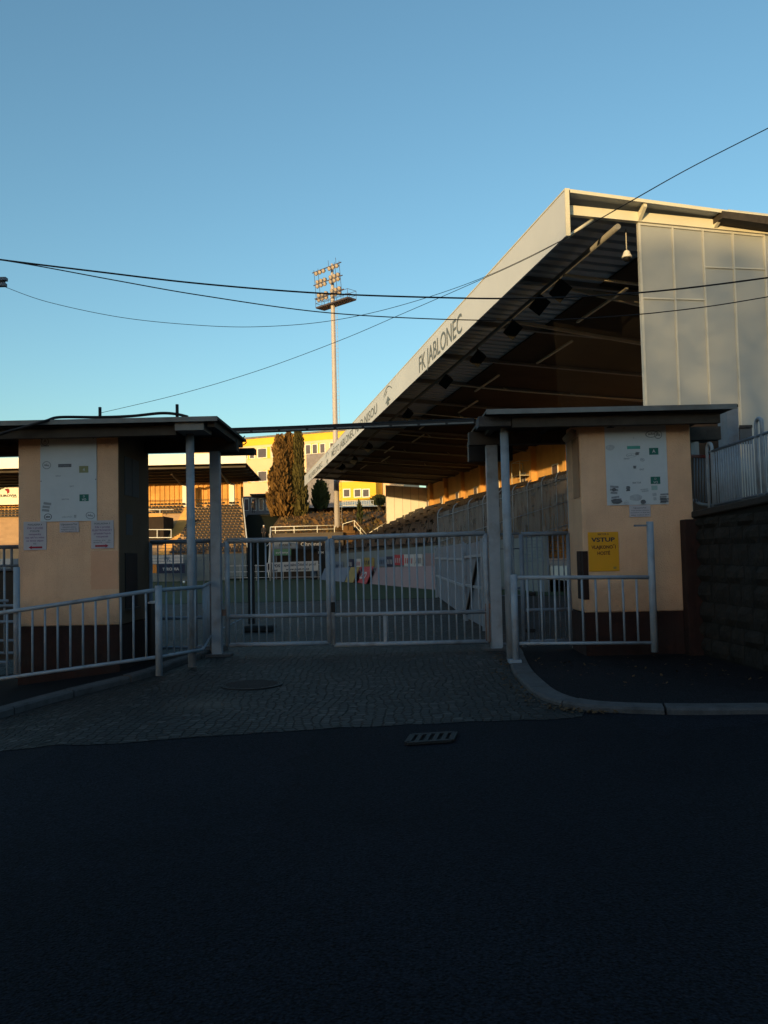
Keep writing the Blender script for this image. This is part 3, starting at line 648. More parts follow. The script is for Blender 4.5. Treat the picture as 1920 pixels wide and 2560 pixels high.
for (x, y, rx, ry, mm, sd) in ((117, 1162, .06, .055, 'inkfaint', 1), (117, 1266, .06, .07, 'inkfaint', 2), (120, 1291, .055, .045, 'inkgrey', 3), (226, 1290, .065, .05, 'inkfaint', 4), (188, 1291, .02, .02, 'inkfaint', 5)):
    sticker(f, fx(x), fy(y), rx, ry, 0.0012, sd, t, M[mm])
for x, y in ((103, 1202), (240, 1200), (235, 1097), (104, 1098)): blob(f, fx(x), fy(y), .007, .008, 0.003, 6, 8).build('screw', M['ink'], t)
# right board 1517..1672 x 1043..1264
t, f, W, H = board('notice_board', 'large white sector plan board covered in stickers, on the right booth', 'sign', 1518, 1672, 1043, 1262, M['board'])
fx = lambda x: (x - 1518) / 154 * W
fy = lambda y: (1262 - y) / 219 * H
emblem(f, fx(1533), fy(1057), 0.05, 0.002, t, M['inkgrey'])
rect(f, fx(1573), fx(1606), fy(1122.5), fy(1115), 0.002).build('label_strip', M['teal'], t)
q = rect(f, fx(1628), fx(1651), fy(1138), fy(1121), 0.002).build('sector_mark', M['green'], t)
text(f, 'A', fx(1639.5), fy(1133), 0.045, 0.004, bold=0.02).build('lettering', M['paper'], q)
q = rect(f, fx(1629), fx(1653), fy(1211), fy(1193), 0.002).build('sector_mark', M['green'], t)
text(f, 'D', fx(1641), fy(1200.5), 0.028, 0.004).build('lettering', M['paper'], q)
text(f, 'VO', fx(1641), fy(1209.5), 0.032, 0.004, bold=0.02).build('lettering', M['paper'], q)
for s, x, y, h in (('Sektor', 1571, 1148, .022), ('EXIT', 1608, 1176, .022), ('SEKTOR', 1594, 1209, .024)):
    text(f, s, fx(x), fy(y), h, 0.004).build('lettering', M['inkgrey'], t)
for i, (x, y, rx, ry, mm) in enumerate(((1636, 1086, .09, .05, 'inkgrey'), (1652, 1088, .055, .06, 'inkgrey'), (1598, 1134, .03, .02, 'ink'), (1583, 1138, .075, .03, 'inkfaint'), (1610, 1150, .03, .022, 'inkgrey'), (1590, 1168, .025, .02, 'ink'), (1572, 1221, .04, .035, 'ink'), (1536, 1223, .07, .062, 'inkgrey'), (1536, 1223, .03, .025, 'ink'), (1541, 1248, .08, .055, 'inkgrey'), (1541, 1252, .075, .035, 'ink'), (1660, 1246, .07, .065, 'inkgrey'), (1660, 1252, .055, .035, 'ink'), (1608, 1255, .04, .03, 'ink'), (1590, 1244, .09, .045, 'inkfaint'), (1612, 1226, .06, .025, 'inkfaint'), (1566, 1256, .03, .028, 'inkfaint'), (1637, 1242, .03, .06, 'inkfaint'), (1567, 1070, .014, .014, 'inkgrey'), (1590, 1095, .012, .012, 'inkfaint'), (1530, 1118, .06, .04, 'inkfaint'))):
    sticker(f, fx(x), fy(y), rx, ry, 0.0010 + 0.0003 * i if mm != 'ink' else 0.0075 + 0.0002 * i, i, t, M[{'ink': 'inkgrey', 'inkgrey': 'inkmid', 'inkfaint': 'inkfaint2'}[mm]])
q = rect(f, fx(1630), fx(1645), fy(1226), fy(1215), 0.008).build('sticker', mat('pale_teal', (0.22, 0.34, 0.35), 0.7, 0.1, 6), t)
def paper(label, u0, u1, v0, v1, lines, arrow=0, mm='inkpurple'):
    t, f, W, H = board('paper_notice', label, 'notice', u0, u1, v0, v1, M['paper'])
    for (s, y, h, wd, mk) in lines:
        text(f, s, W / 2, H * y, H * h, 0.002, wid=W * wd, bold=0.015).build('lettering', M[mk], t)
    if arrow:
        cx, hw, cy = W * (0.52 if arrow < 0 else 0.48), W * 0.3, H * 0.09; s = arrow
        poly(f, [(cx - s * hw, cy - .012), (cx + s * (hw - .04), cy - .012), (cx + s * (hw - .05), cy - .028), (cx + s * hw, cy), (cx + s * (hw - .05), cy + .028), (cx + s * (hw - .04), cy + .012), (cx - s * hw, cy + .012)], 0.0025).build('arrow', M['red'], t)
    return t
paper('white ticket notice with a red arrow pointing left, low on the left booth', 59, 116, 1304, 1375, [('POKLADNA 4', .86, .065, .62, 'inkgrey'), ('Zde v prodeji', .745, .075, .7, 'inkpurple'), ('POUZE', .635, .065, .4, 'inkgrey'), ('vstupenky', .525, .065, .55, 'inkpurple'), ('bez výběru místa', .41, .065, .82, 'inkpurple'), ('na tento zápas', .30, .065, .75, 'inkpurple'), ('Kč', .195, .055, .12, 'inkgrey')], -1)
paper('white ticket notice with a red arrow pointing right, low on the left booth', 228, 284, 1301, 1371, [('POKLADNA 3', .86, .06, .7, 'inkgrey'), ('Zde v prodeji', .735, .07, .68, 'inkpurple'), ('ELEKTRONICKY', .62, .065, .88, 'inkpurple'), ('předtištěných', .505, .065, .75, 'inkpurple'), ('vstupenek', .395, .07, .55, 'inkpurple'), ('studenti, děti    50,-', .27, .035, .8, 'inkgrey'), ('dospělí    100,-', .2, .035, .8, 'inkgrey')], 1)
paper('small white text notice directly below the board on the left booth', 149, 197, 1305, 1331, [('Upozornění', .70, .17, .86, 'inkgrey'), ('vstup pouze s platnou', .47, .1, .7, 'inkgrey'), ('vstupenkou na daný den', .27, .1, .85, 'inkgrey'), ('děkujeme', .08, .1, .8, 'inkgrey')])
paper('small white text notice directly below the board on the right booth', 1574, 1627, 1263, 1292, [('Upozornění', .72, .12, .6, 'inkgrey'), ('vstup pouze s platnou', .52, .08, .85, 'inkgrey'), ('vstupenkou na daný den', .33, .08, .9, 'inkgrey'), ('zákaz vnášení lahví', .12, .1, .86, 'inkgrey')])
t, f, W, H = board('yellow_sign', 'yellow sign reading VSTUP VLAJKONOŠI HOSTÉ on the right booth', 'sign', 1473, 1549, 1330, 1428, M['yellow'])
text(f, 'SEKTOR G', W * .5, H * .925, H * .045, 0.002, bold=.02).build('lettering', M['ink'], t)
text(f, 'VSTUP', W * .49, H * .755, H * .105, 0.002, wid=W * .78, bold=.035).build('lettering', M['ink'], t)
text(f, 'VLAJKONOŠI', W * .5, H * .575, H * .085, 0.002, wid=W * .8, bold=.03).build('lettering', M['rustink'], t)
text(f, 'HOSTÉ', W * .5, H * .42, H * .085, 0.002, wid=W * .42, bold=.03).build('lettering', M['rustink'], t)
rect(f, W * .8, W * .9, H * .05, H * .11, 0.002).build('label_strip', M['bannery'], t)
# ------------------------------------------------------------------ gates and railings
def tubeobj(name, pts, r, m, par, n=8): return MB().tube(pts, r, n).build(name, m, par, True)
YG = 12.5
def gate_leaf(label, x0, x1, zt0, zt1, zb, zm, nb, free_right):
    t = thing('gate_leaf', ((x0 + x1) / 2, YG, 0), label, 'gate', 'leaves of the double gate')
    zt = lambda x: zt0 + (zt1 - zt0) * (x - x0) / (x1 - x0)
    tubeobj('top_rail', [(x0, YG, zt0), (x1, YG, zt1)], 0.038, M['paint'], t, 10)
    tubeobj('middle_rail', [(x0, YG, zm), (x1, YG, zm)], 0.032, M['paint'], t, 10)
    tubeobj('bottom_rail', [(x0, YG, zb), (x1, YG, zb)], 0.034, M['paint'], t, 10)
    tubeobj('stile', [(x0, YG, zb), (x0, YG, zt0)], 0.038, M['paint'], t, 10)
    tubeobj('stile', [(x1, YG, zb), (x1, YG, zt1)], 0.038, M['paint'], t, 10)
    for i in range(1, nb):
        x = x0 + (x1 - x0) * i / nb
        lean = rnd.uniform(-0.012, 0.012) if rnd.random() < 0.3 else rnd.uniform(-.003, .003)
        tubeobj('bar', [(x, YG, zb), (x + lean * 0.3, YG, zm), (x + lean, YG, zt(x))], 0.0125, M['paint'], t, 6)
    return t
gl0, gl1 = X(568, 1450, YG), X(821, 1450, YG)
gr0, gr1 = X(832, 1450, YG), X(1216, 1450, YG)
zt = lambda u, v: Z(u, v, YG)
t = gate_leaf('narrower left leaf of the grey tubular entrance gate, by the left square post', gl0, gl1, zt(570, 1352), zt(822, 1347), zt(700, 1610), zt(700, 1539), 13, True)
MB().box(gl0 - 0.16, gl0 - 0.02, YG - 0.03, YG + 0.03, zt(565, 1532) - 0.04, zt(565, 1532) + 0.05).build('hinge', M['rust'], t)
MB().box(gl0 - 0.16, gl0 - 0.02, YG - 0.03, YG + 0.03, zt(565, 1362) - 0.03, zt(565, 1362) + 0.03).build('hinge', M['paintd'], t)
t = gate_leaf('wider right leaf of the grey tubular gate, stub post under its middle rail', gr0, gr1, zt(832, 1345), zt(1217, 1333), zt(1030, 1608), zt(1030, 1533), 20, False)
q = X(962, 1540, YG)
MB().box(q - 0.025, q + 0.025, YG - 0.025, YG + 0.025, zt(1030, 1606), zt(1030, 1533)).build('stub_post', M['paint'], t)
MB().box(gr1 - 0.03, gr1 + 0.12, YG - 0.03, YG + 0.03, zt(1220, 1350) - 0.03, zt(1220, 1350) + 0.03).build('hinge', M['paintd'], t)
MB().box(gr1 - 0.03, gr1 + 0.12, YG - 0.03, YG + 0.03, zt(1225, 1515) - 0.04, zt(1225, 1515) + 0.04).build('hinge', M['rust'], t)
MB().box(gr1 - 0.035, gr1 + 0.035, YG - 0.03, YG + 0.03, zt(1220, 1605), zt(1220, 1522)).build('stile_cover', M['rust'], t)
MB().box(gr0 - 0.03, gr0 + 0.03, YG - 0.05, YG - 0.03, zt(830, 1530), zt(830, 1505)).build('lock', M['iron'], t)
def railing(label, A, B, h, zb, nb, posts, group=None, r=0.024, br=0.013, cat='railing', extra=None, dropA=0.12):
    A, B = V(A), V(B)
    t = thing('railing', (A + B) / 2, label, cat, group)
    P = lambda s, z: A.lerp(B, s) + V((0, 0, z))
    tubeobj('top_rail', [P(0, h), P(1, h)], r, M['paint'], t)
    tubeobj('bottom_rail', [P(0, zb), P(1, zb)], r * 0.85, M['paint'], t)
    for i in range(1, nb):
        tubeobj('bar', [P(i / nb, zb), P(i / nb + rnd.uniform(-.0006, .0006), h)], br, M['paint'], t, 6)
    for s in posts: tubeobj('post', [P(s, -dropA), P(s, h + 0.05)], 0.042, M['paint'], t, 10)
    return t
# left railing in front of the left booth (follows the falling pavement)
YR = 10.35
pB = V((X(397, 1570, YR), YR, 0)); zB = Z(397, 1474, YR); zBb = Z(392, 1642, YR)
pA = V((X(-160, 1570, YR), YR, 0)); zA = Z(-160, 1474 + 557 * 0.148, YR); zAb = Z(-160, 1642 + 552 * 0.140, YR)
A = V((pA.x, YR, zA)); B = V((pB.x, YR, zB))
t = thing('railing', (A + B) / 2, 'grey tubular railing sloping down to the left in front of the left booth', 'railing')
tubeobj('top_rail', [A, B], 0.027, M['paint'], t); Ab = V((pA.x, YR, zAb)); Bb = V((pB.x, YR, zBb))
tubeobj('bottom_rail', [Ab, Bb], 0.023, M['paint'], t)
for i in range(1, 17):
    u = 397 - i * 31.6
    s = (X(u, 1570, YR) - pA.x) / (pB.x - pA.x)
    if 0 < s < 1: tubeobj('bar', [Ab.lerp(Bb, s), A.lerp(B, s)], 0.0145, M['paint'], t, 6)
tubeobj('post', [(pB.x, YR, gz(pB.x, YR) + 0.05), (pB.x, YR, zB + 0.05)], 0.045, M['paint'], t, 10)
q = X(26, 1600, YR - 0.1)
tubeobj('post', [(q, YR + 0.075, Z(26, 1687, YR)), (q, YR + 0.075, Z(26, 1418, YR))], 0.04, M['paint'], t, 10)
# its continuation to the round post and back to the gate post
C1 = V((PLX + 0.15, 11.15, 0)); zc = Z(490, 1468, 11.15)
A = V((pB.x, YR, Z(400, 1475, YR))); B = V((C1.x, C1.y, zc)); Ab = V((pB.x, YR, zBb)); Bb = V((C1.x, C1.y, Z(490, 1624, 11.15)))
t = thing('railing', (A + B) / 2, 'short grey railing between the left railing post and the round roof post', 'railing')
tubeobj('top_rail', [A, B], 0.025, M['paint'], t); tubeobj('bottom_rail', [Ab, Bb], 0.021, M['paint'], t)
for i in range(1, 6): tubeobj('bar', [Ab.lerp(Bb, i / 6), A.lerp(B, i / 6)], 0.013, M['paint'], t, 6)
A, Ab = B, Bb; B = V((GX0 - 0.08, 12.38, zc + 0.02)); Bb = V((GX0 - 0.08, 12.38, Bb.z + 0.06))
t = thing('railing', (A + B) / 2, 'short grey railing returning from the round roof post back to the square gate post', 'railing')
tubeobj('top_rail', [A, B], 0.022, M['paint'], t); tubeobj('bottom_rail', [Ab, Bb], 0.02, M['paint'], t)
for i in range(1, 8): tubeobj('bar', [Ab.lerp(Bb, i / 8), A.lerp(B, i / 8)], 0.011, M['paint'], t, 6)
# pedestrian gate left: between booth and square post
YP = 12.62
def ped_gate(label, x0, x1, ztop, zbot, zmid, nb, hatch):
    t = thing('pedestrian_gate', ((x0 + x1) / 2, YP, 0), label, 'gate')
    for z, r in ((ztop, .032), (zmid, .024), (zbot, .024)): tubeobj('rail', [(x0, YP, z), (x1, YP, z)], r, M['paintd'], t)
    for x in (x0, x1): tubeobj('stile', [(x, YP, zbot - 0.08), (x, YP, ztop)], 0.035, M['paintd'], t)
    for i in range(1, nb):
        x = x0 + (x1 - x0) * i / nb; tubeobj('bar', [(x, YP, zbot), (x, YP, ztop)], 0.0115, M['paintd'], t, 6)
    mb = MB()
    for k in range(hatch):
        z = ztop - 0.05 - k * 0.05; mb.tube([(x0, YP + 0.015, z), (x1, YP + 0.015, z)], 0.003, 4)
    if hatch: mb.build('wire_mesh', M['paintd'], t)
    return t
ped_gate('grey pedestrian gate between the left booth and the square gate post', X(376, 1450, YP), X(529, 1450, YP), Z(450, 1354, YP), Z(450, 1619, YP), Z(450, 1545, YP), 8, 7)
YP = 12.05
ped_gate('grey pedestrian gate left of the right booth, behind the short railing', X(1306, 1450, YP), X(1424, 1450, YP), Z(1370, 1334, YP), Z(1370, 1602, YP), Z(1370, 1524, YP), 9, 8)
t2 = bpy.data.objects['pedestrian_gate.001']
for v_, w_ in ((1484, .09), (1576, .08)):
    q = at(1325, v_, YP - 0.05)
    MB().box(q.x - 0.06, q.x + w_, q.y, q.y + 0.03, q.z - 0.03, q.z + 0.02).build('handle', M['iron'], t2, bevel=0.008)
MB().box(X(1424, 1450, YP) + 0.02, BRX0 + 0.01, YP - 0.05, YP + 0.05, 0.05, Z(1430, 1100, YP)).build('gate_post', M['paint'], t2)
# filler fence between the right square post and the pedestrian gate
YP = 12.5
t = thing('fence_strip', (GX1 + 0.25, YP, 0), 'narrow grey fence strip right of the right square gate post', 'fence')
xa, xb = GX1 + 0.09, X(1306, 1450, 12.05) + 0.05
for v_ in (1335, 1372, 1471, 1489, 1610): tubeobj('rail', [(xa, YP, Z(1262, v_, YP)), (xb, YP, Z(1262, v_, YP))], 0.022 if v_ in (1335, 1471, 1610) else .012, M['paintd'], t, 6)
for u in (1263, 1285): tubeobj('bar', [(X(u, 1450, YP), YP, Z(u, 1612, YP)), (X(u, 1450, YP), YP, Z(u, 1337, YP))], 0.013, M['paintd'], t, 6)
# right railing
Yq = 10.7
xa, xb = X(1286, 1530, Yq), X(1633, 1530, Yq)
zta, ztb = Z(1292, 1444, Yq), Z(1630, 1443, Yq)
zba, zbb = Z(1292, 1609, Yq), Z(1633, 1607, Yq)
t = thing('railing', ((xa + xb) / 2, Yq, 0.1), 'short grey railing with a taller right post, on the right pavement before the right booth', 'railing')
tubeobj('top_rail', [(xa, Yq, zta), (xb, Yq, ztb)], 0.026, M['paint'], t)
tubeobj('bottom_rail', [(xa, Yq, zba), (xb, Yq, zbb)], 0.022, M['paint'], t)
for i in range(1, 10):
    s = i / 10.0; s = s * 0.985
    tubeobj('bar', [(xa + (xb - xa) * s, Yq, zba + (zbb - zba) * s), (xa + (xb - xa) * s, Yq, zta + (ztb - zta) * s)], 0.0145, M['paint'], t, 6)
tubeobj('post', [(xa, Yq - 0.02, 0.05), (xa, Yq - 0.02, zta + 0.04)], 0.045, M['paint'], t, 10)
tubeobj('post', [(xb, Yq, Z(1638, 1630, Yq)), (xb, Yq, Z(1625, 1304, Yq))], 0.047, M['paint'], t, 10)
q = at(1595, 1314, Yq); q2 = at(1622, 1311, Yq)
MB().box(q.x - 0.05, q2.x + 0.03, Yq - 0.02, Yq + 0.02, q.z - 0.012, q.z + 0.012).build('latch_arm', M['paintd'], t)
MB().box(xa - 0.1, xa + 0.06, Yq - 0.1, Yq + 0.06, 0.05, 0.09).build('foot_plate', M['paint'], t)
# barrier rails left of the left booth
t = thing('turnstile_barrier', at(0, 1600, 10.9), 'grey tubular turnstile barrier at the far left, beside the left booth', 'turnstile')
for v_, u1, Y_ in ((1502, 20, 10.9), (1514, 44, 11.0), (1554, 44, 11.0), (1601, 44, 11.2), (1632, 44, 11.1), (1656, 22, 10.7)):
    tubeobj('rail', [at(-150, v_ + 3, Y_), at(u1, v_, Y_)], 0.02, M['paint'], t, 8)
for u in (11, -60): tubeobj('bar', [at(u, 1417, 11.05), at(u + 1, 1632, 11.05)], 0.016, M['paint'], t, 6)
t = thing('pedestrian_gate', at(0, 1500, 12.6), 'grey pedestrian gate seen at the far left edge behind the turnstile rails', 'gate')
for v_ in (1367, 1414, 1424): tubeobj('rail', [at(-150, v_ + 3, 12.6), at(50, v_, 12.6)], 0.03 if v_ == 1367 else 0.02, M['paintd'], t)
for u in (-50, -20, 10, 29): tubeobj('bar', [at(u, 1369, 12.6), at(u, 1425, 12.6)], 0.02, M['paintd'], t, 6)
MB().box(X(-150, 1500, 12.65), X(50, 1500, 12.65), 12.65, 12.68, 0.0, Z(0, 1428, 12.65)).build('sheet_panel', M['black'], t)
# small black bin behind the railing
q = at(384, 1505, 11.9); zb_ = gz(q.x, 11.9) + 0.1
t = thing('litter_bin', (q.x, 11.9, zb_), 'slim black litter bin with a shiny lid beside the left booth', 'litter bin')
MB().lathe((q.x, 11.9, zb_), [(0.085, 0.0), (0.09, 0.02), (0.09, q.z - zb_ - 0.03), (0.085, q.z - zb_ - 0.02)], 16).build('body', M['black'], t, True)
MB().lathe((q.x, 11.9, q.z - 0.02), [(0.095, 0.0), (0.095, 0.015), (0.05, 0.035)], 16).build('lid', M['mast'], t, True)
# dark post on a heavy base inside the gate
q = ground(652, 1578); t = thing('barrier_post', q, 'dark slender post on a heavy base seen through the left gate leaf', 'post')
xq = X(628, 1450, q.y)
MB().box(xq - 0.06, xq + 0.06, q.y - 0.06, q.y + 0.06, 0.15, Z(625, 1352, q.y)).build('pole', mat('dark_post', (.008, .01, .014), .6, .2, 4), t)
MB().box(xq - 0.14, xq + 0.46, q.y - 0.25, q.y + 0.25, 0.0, 0.13).build('base', mat('base_rubber', (.014, .015, .017), .8, .3, 5), t, bevel=0.03)
tubeobj('stay', [(xq - 0.1, q.y, 0.32), (xq - 0.55, q.y - 0.9, 0.42)], 0.012, M['paint'], t, 6)
tubeobj('stay', [(xq - 0.1, q.y, 0.30), (xq - 0.7, q.y - 0.9, 0.02)], 0.012, M['paint'], t, 6)
# sheet-metal gate leaves standing open inside
def sheet_gate(label, p0, p1, h0, h1, zb, ribs):
    p0, p1 = V(p0), V(p1)
    t = thing('sheet_metal_gate', (p0 + p1) / 2, label, 'gate', 'sheet metal gates standing open inside')
    d = (p1 - p0).normalized(); nrm = V((-d.y, d.x, 0)); nrm = nrm if nrm.x < 0 else -nrm
    q = [p0 + V((0, 0, zb)), p1 + V((0, 0, zb)), p1 + V((0, 0, h1)), p0 + V((0, 0, h0))]
    MB().hexa([a - nrm * 0.012 for a in q], [a + nrm * 0.012 for a in q]).build('sheet', M['paintd'], t)
    for s in ribs:
        a, b = p0 + V((0, 0, zb + (h0 - zb) * s)), p1 + V((0, 0, zb + (h1 - zb) * s))
        MB().bar(a + nrm * 0.03, b + nrm * 0.03, 0.035, 0.05).build('rib', M['paint'], t)
    for pp, hh in ((p0, h0), (p1, h1)): MB().bar(pp + nrm * 0.03 + V((0, 0, zb - 0.05)), pp + nrm * 0.03 + V((0, 0, hh + 0.03)), 0.06).build('stile', M['paint'], t)
    return t
a, b, c = ground(1094, 1503), ground(1166, 1562), ground(1216, 1590)
a.z = b.z = c.z = 0
sheet_gate('left bluish grey sheet metal gate standing open behind the right gate leaf', a, b, at(1094, 1369, a.y).z, at(1166, 1358, b.y).z, 0.16, (0.42, 0.78))
t = sheet_gate('right bluish grey sheet metal gate with a diagonal dark brace behind the hinge side', b + V((0.03, -0.1, 0)), c, at(1166, 1362, b.y).z, at(1216, 1350, c.y).z, 0.14, (0.45, 0.83))
MB().bar(b + V((-0.02, -0.3, 0.25)), c + V((-0.06, 0.5, 1.35)), 0.05).build('brace', M['black'], t)
# ------------------------------------------------------------------ retaining wall and its fence, right
W0, W1 = V((4.22, 11.12, 0)), V((4.48, 7.0, 0))
wd = (W1 - W0).normalized(); wn = V((-wd.y, wd.x, 0)); wn = wn if wn.x < 0 else -wn; WL = (W1 - W0).length
WT = lambda s: Z(1740, 1283, 11.0) - 0.06 + (0.08) * s / 1.8
rw = thing('retaining_wall', W0, 'dark rough stone block retaining wall at the right edge', 'wall')
MB().hexa([W0, W1, W1 - wn * 0.5, W0 - wn * 0.5], [W0 + V((0, 0, WT(0))), W1 + V((0, 0, WT(WL))), W1 - wn * 0.5 + V((0, 0, WT(WL))), W0 - wn * 0.5 + V((0, 0, WT(0)))]).build('core', M['mortar'], rw)
mb = MB(); z = 0.06; row = 0
while z < WT(0) - 0.05:
    h = rnd.uniform(0.2, 0.27); h = min(h, WT(0) - z)
    s = -rnd.uniform(0, .2) if row % 2 else 0.0
    while s < WL:
        l = rnd.uniform(0.24, 0.5); s0, s1 = max(0.0, s) + 0.008, min(WL, s + l) - 0.008
        if s1 - s0 > 0.05:
            nx, nzv = 4, 3; base = len(mb.v); o_ = rnd.uniform(0.015, 0.06)
            grid = []
            for j in range(nzv + 1):
                for i in range(nx + 1):
                    ss = s0 + (s1 - s0) * i / nx; zz = z + 0.006 + (h - 0.012) * j / nzv
                    edge_ = i in (0, nx) or j in (0, nzv)
                    dd = 0.004 if edge_ else o_ + 0.022 * noise.noise((ss * 9, zz * 9, row))
                    if edge_: ss += 0.008 * noise.noise((ss * 7, zz * 13, 5)); zz += 0.008 * noise.noise((ss * 11, zz * 7, 9))
                    grid.append(W0 + wd * ss + wn * dd + V((0, 0, zz)))
            fs = [(j * (nx + 1) + i, j * (nx + 1) + i + 1, (j + 1) * (nx + 1) + i + 1, (j + 1) * (nx + 1) + i) for j in range(nzv) for i in range(nx)]
            mb.add(grid, fs)
        s += l
    z += h; row += 1
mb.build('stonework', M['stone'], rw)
MB().hexa([W0 + wn * 0.06 + V((0, 0, WT(0))), W1 + wn * 0.06 + V((0, 0, WT(WL))), W1 - wn * 0.5 + V((0, 0, WT(WL))), W0 - wn * 0.5 + V((0, 0, WT(0)))], [W0 + wn * 0.06 + V((0, 0, WT(0) + 0.09)), W1 + wn * 0.06 + V((0, 0, WT(WL) + 0.09)), W1 - wn * 0.5 + V((0, 0, WT(WL) + 0.09)), W0 - wn * 0.5 + V((0, 0, WT(0) + 0.09))]).build('coping', M['coping'], rw, bevel=0.015)
MB().box(PRX, 4.32, 11.0, 11.19, 0.03, WT(0) - 0.02).build('end_pier', M['plinth'], rw, bevel=0.01)
# fence on the wall
FH = 1.05
fe = thing('metal_fence', W0 - wn * 0.2 + V((0, 0, WT(0))), 'grey vertical bar fence with looped tube posts on top of the stone retaining wall', 'fence')
fo = W0 - wn * 0.18; FZ = lambda s: WT(s) + 0.09
f0 = 0.12
tubeobj('top_rail', [fo + wd * f0 + V((0, 0, FZ(f0) + Z(1786, 1130, 11.0) - FZ(f0))), fo + wd * (WL - 0.1) + V((0, 0, Z(1786, 1130, 11.0) + .12))], 0.02, M['paintd'], fe)
ztop0 = Z(1786, 1130, 11.0); ztopL = ztop0 + .12
tubeobj('bottom_rail', [fo + wd * f0 + V((0, 0, FZ(f0) + 0.06)), fo + wd * (WL - 0.1) + V((0, 0, FZ(WL) + 0.06))], 0.016, M['paintd'], fe)
n = 62
for i in range(1, n):
    s = f0 + (WL - 0.1 - f0) * i / n
    if s > 2.6: continue
    zt_ = ztop0 + (ztopL - ztop0) * (s - f0) / (WL - 0.1 - f0)
    tubeobj('bar', [fo + wd * s + V((0, 0, FZ(s) + 0.06)), fo + wd * s + V((0, 0, zt_))], 0.0105, M['paint'], fe, 6)
def loop_post(s, h):
    pts = [fo + wd * (s - 0.07) + V((0, 0, FZ(s) - 0.0)), fo + wd * (s - 0.07) + V((0, 0, FZ(s) + h))]
    for k in range(1, 8):
        a_ = math.pi * k / 8; pts.append(fo + wd * (s - 0.07 * math.cos(a_)) + V((0, 0, FZ(s) + h + 0.07 * math.sin(a_))))
    pts += [fo + wd * (s + 0.07) + V((0, 0, FZ(s) + h)), fo + wd * (s + 0.07) + V((0, 0, FZ(s)))]
    tubeobj('post', pts, 0.023, M['paint'], fe, 8)
loop_post(1.42, FH - 0.15); loop_post(f0, ztop0 - FZ(f0) + 0.05)
# return fence behind, red pipe rail
t = thing('metal_fence', at(1755, 1200, 12.0), 'short grey fence with a red top rail between the right booth and the looped post', 'fence')
tubeobj('top_rail', [at(1728, 1140, 12.2), at(1778, 1142, 11.3)], 0.022, M['redpipe'], t)
tubeobj('bottom_rail', crom([at(1736, 1250, 12.2), at(1752, 1260, 11.9), at(1776, 1263, 11.4)]), 0.025, M['paintd'], t)
for i in range(6): tubeobj('bar', [at(1737 + i * 7, 1255, 12.1 - i * .12), at(1735 + i * 7, 1140, 12.1 - i * .12)], 0.012, M['paintd'], t, 6)
# ------------------------------------------------------------------ the covered stand on the right
dS = V((-math.sin(R(10.6)), math.cos(R(10.6)), 0)); rS = V((dS.y, -dS.x, 0))
pn = at(1413, 475, 22.0)
O = V((pn.x, pn.y, 0)); ZT = pn.z
def S(a, b, z): return O + dS * a + rS * b + V((0, 0, z))
def s_a(u, v, b=0.0):             # position along the stand of a sight line on plane b
    p = hit(u, v, S(0, b, 0), rS); return (p - O).dot(dS), p.z
def s_b(u, v, a):
    p = hit(u, v, S(a, 0, 0), dS); return (p - O).dot(rS), p.z
ZB = s_a(1416, 588)[1]
# far end: where the top edge seen at u=761 reaches the same height
AF, zfar = s_a(761, 1193)
st = thing('grandstand', S(AF / 2, 8, 0), 'long covered grandstand on the right with lettered white roof fascia', 'grandstand')
BW = 15.6
zroof = lambda b: ZT - 0.01 - 0.068 * b
# fascia
mb = MB(); nseg = 14
for i in range(nseg):
    a0, a1 = AF * i / nseg + 0.004, AF * (i + 1) / nseg - 0.004
    mb.hexa([S(a0, 0, ZB), S(a1, 0, ZB), S(a1, 0.06, ZB), S(a0, 0.06, ZB)], [S(a0, 0, ZT), S(a1, 0, ZT), S(a1, 0.06, ZT), S(a0, 0.06, ZT)])
fas = mb.build('fascia', M['fascia'], st)
MB().hexa([S(-0.03, -0.02, ZT), S(AF, -0.02, ZT), S(AF, 0.12, ZT), S(-0.03, 0.12, ZT)], [S(-0.03, -0.02, ZT + .04), S(AF, -0.02, ZT + .04), S(AF, .12, ZT + .04), S(-0.03, .12, ZT + .04)]).build('cap_strip', M['steel'], fas)
MB().hexa([S(-0.03, -0.02, ZB - .03), S(0.02, -0.02, ZB - .03), S(0.02, 0.1, ZB - .03), S(-0.03, 0.1, ZB - .03)], [S(-0.03, -0.02, ZT), S(0.02, -0.02, ZT), S(0.02, .1, ZT), S(-0.03, .1, ZT)]).build('end_strip', M['steel'], fas)
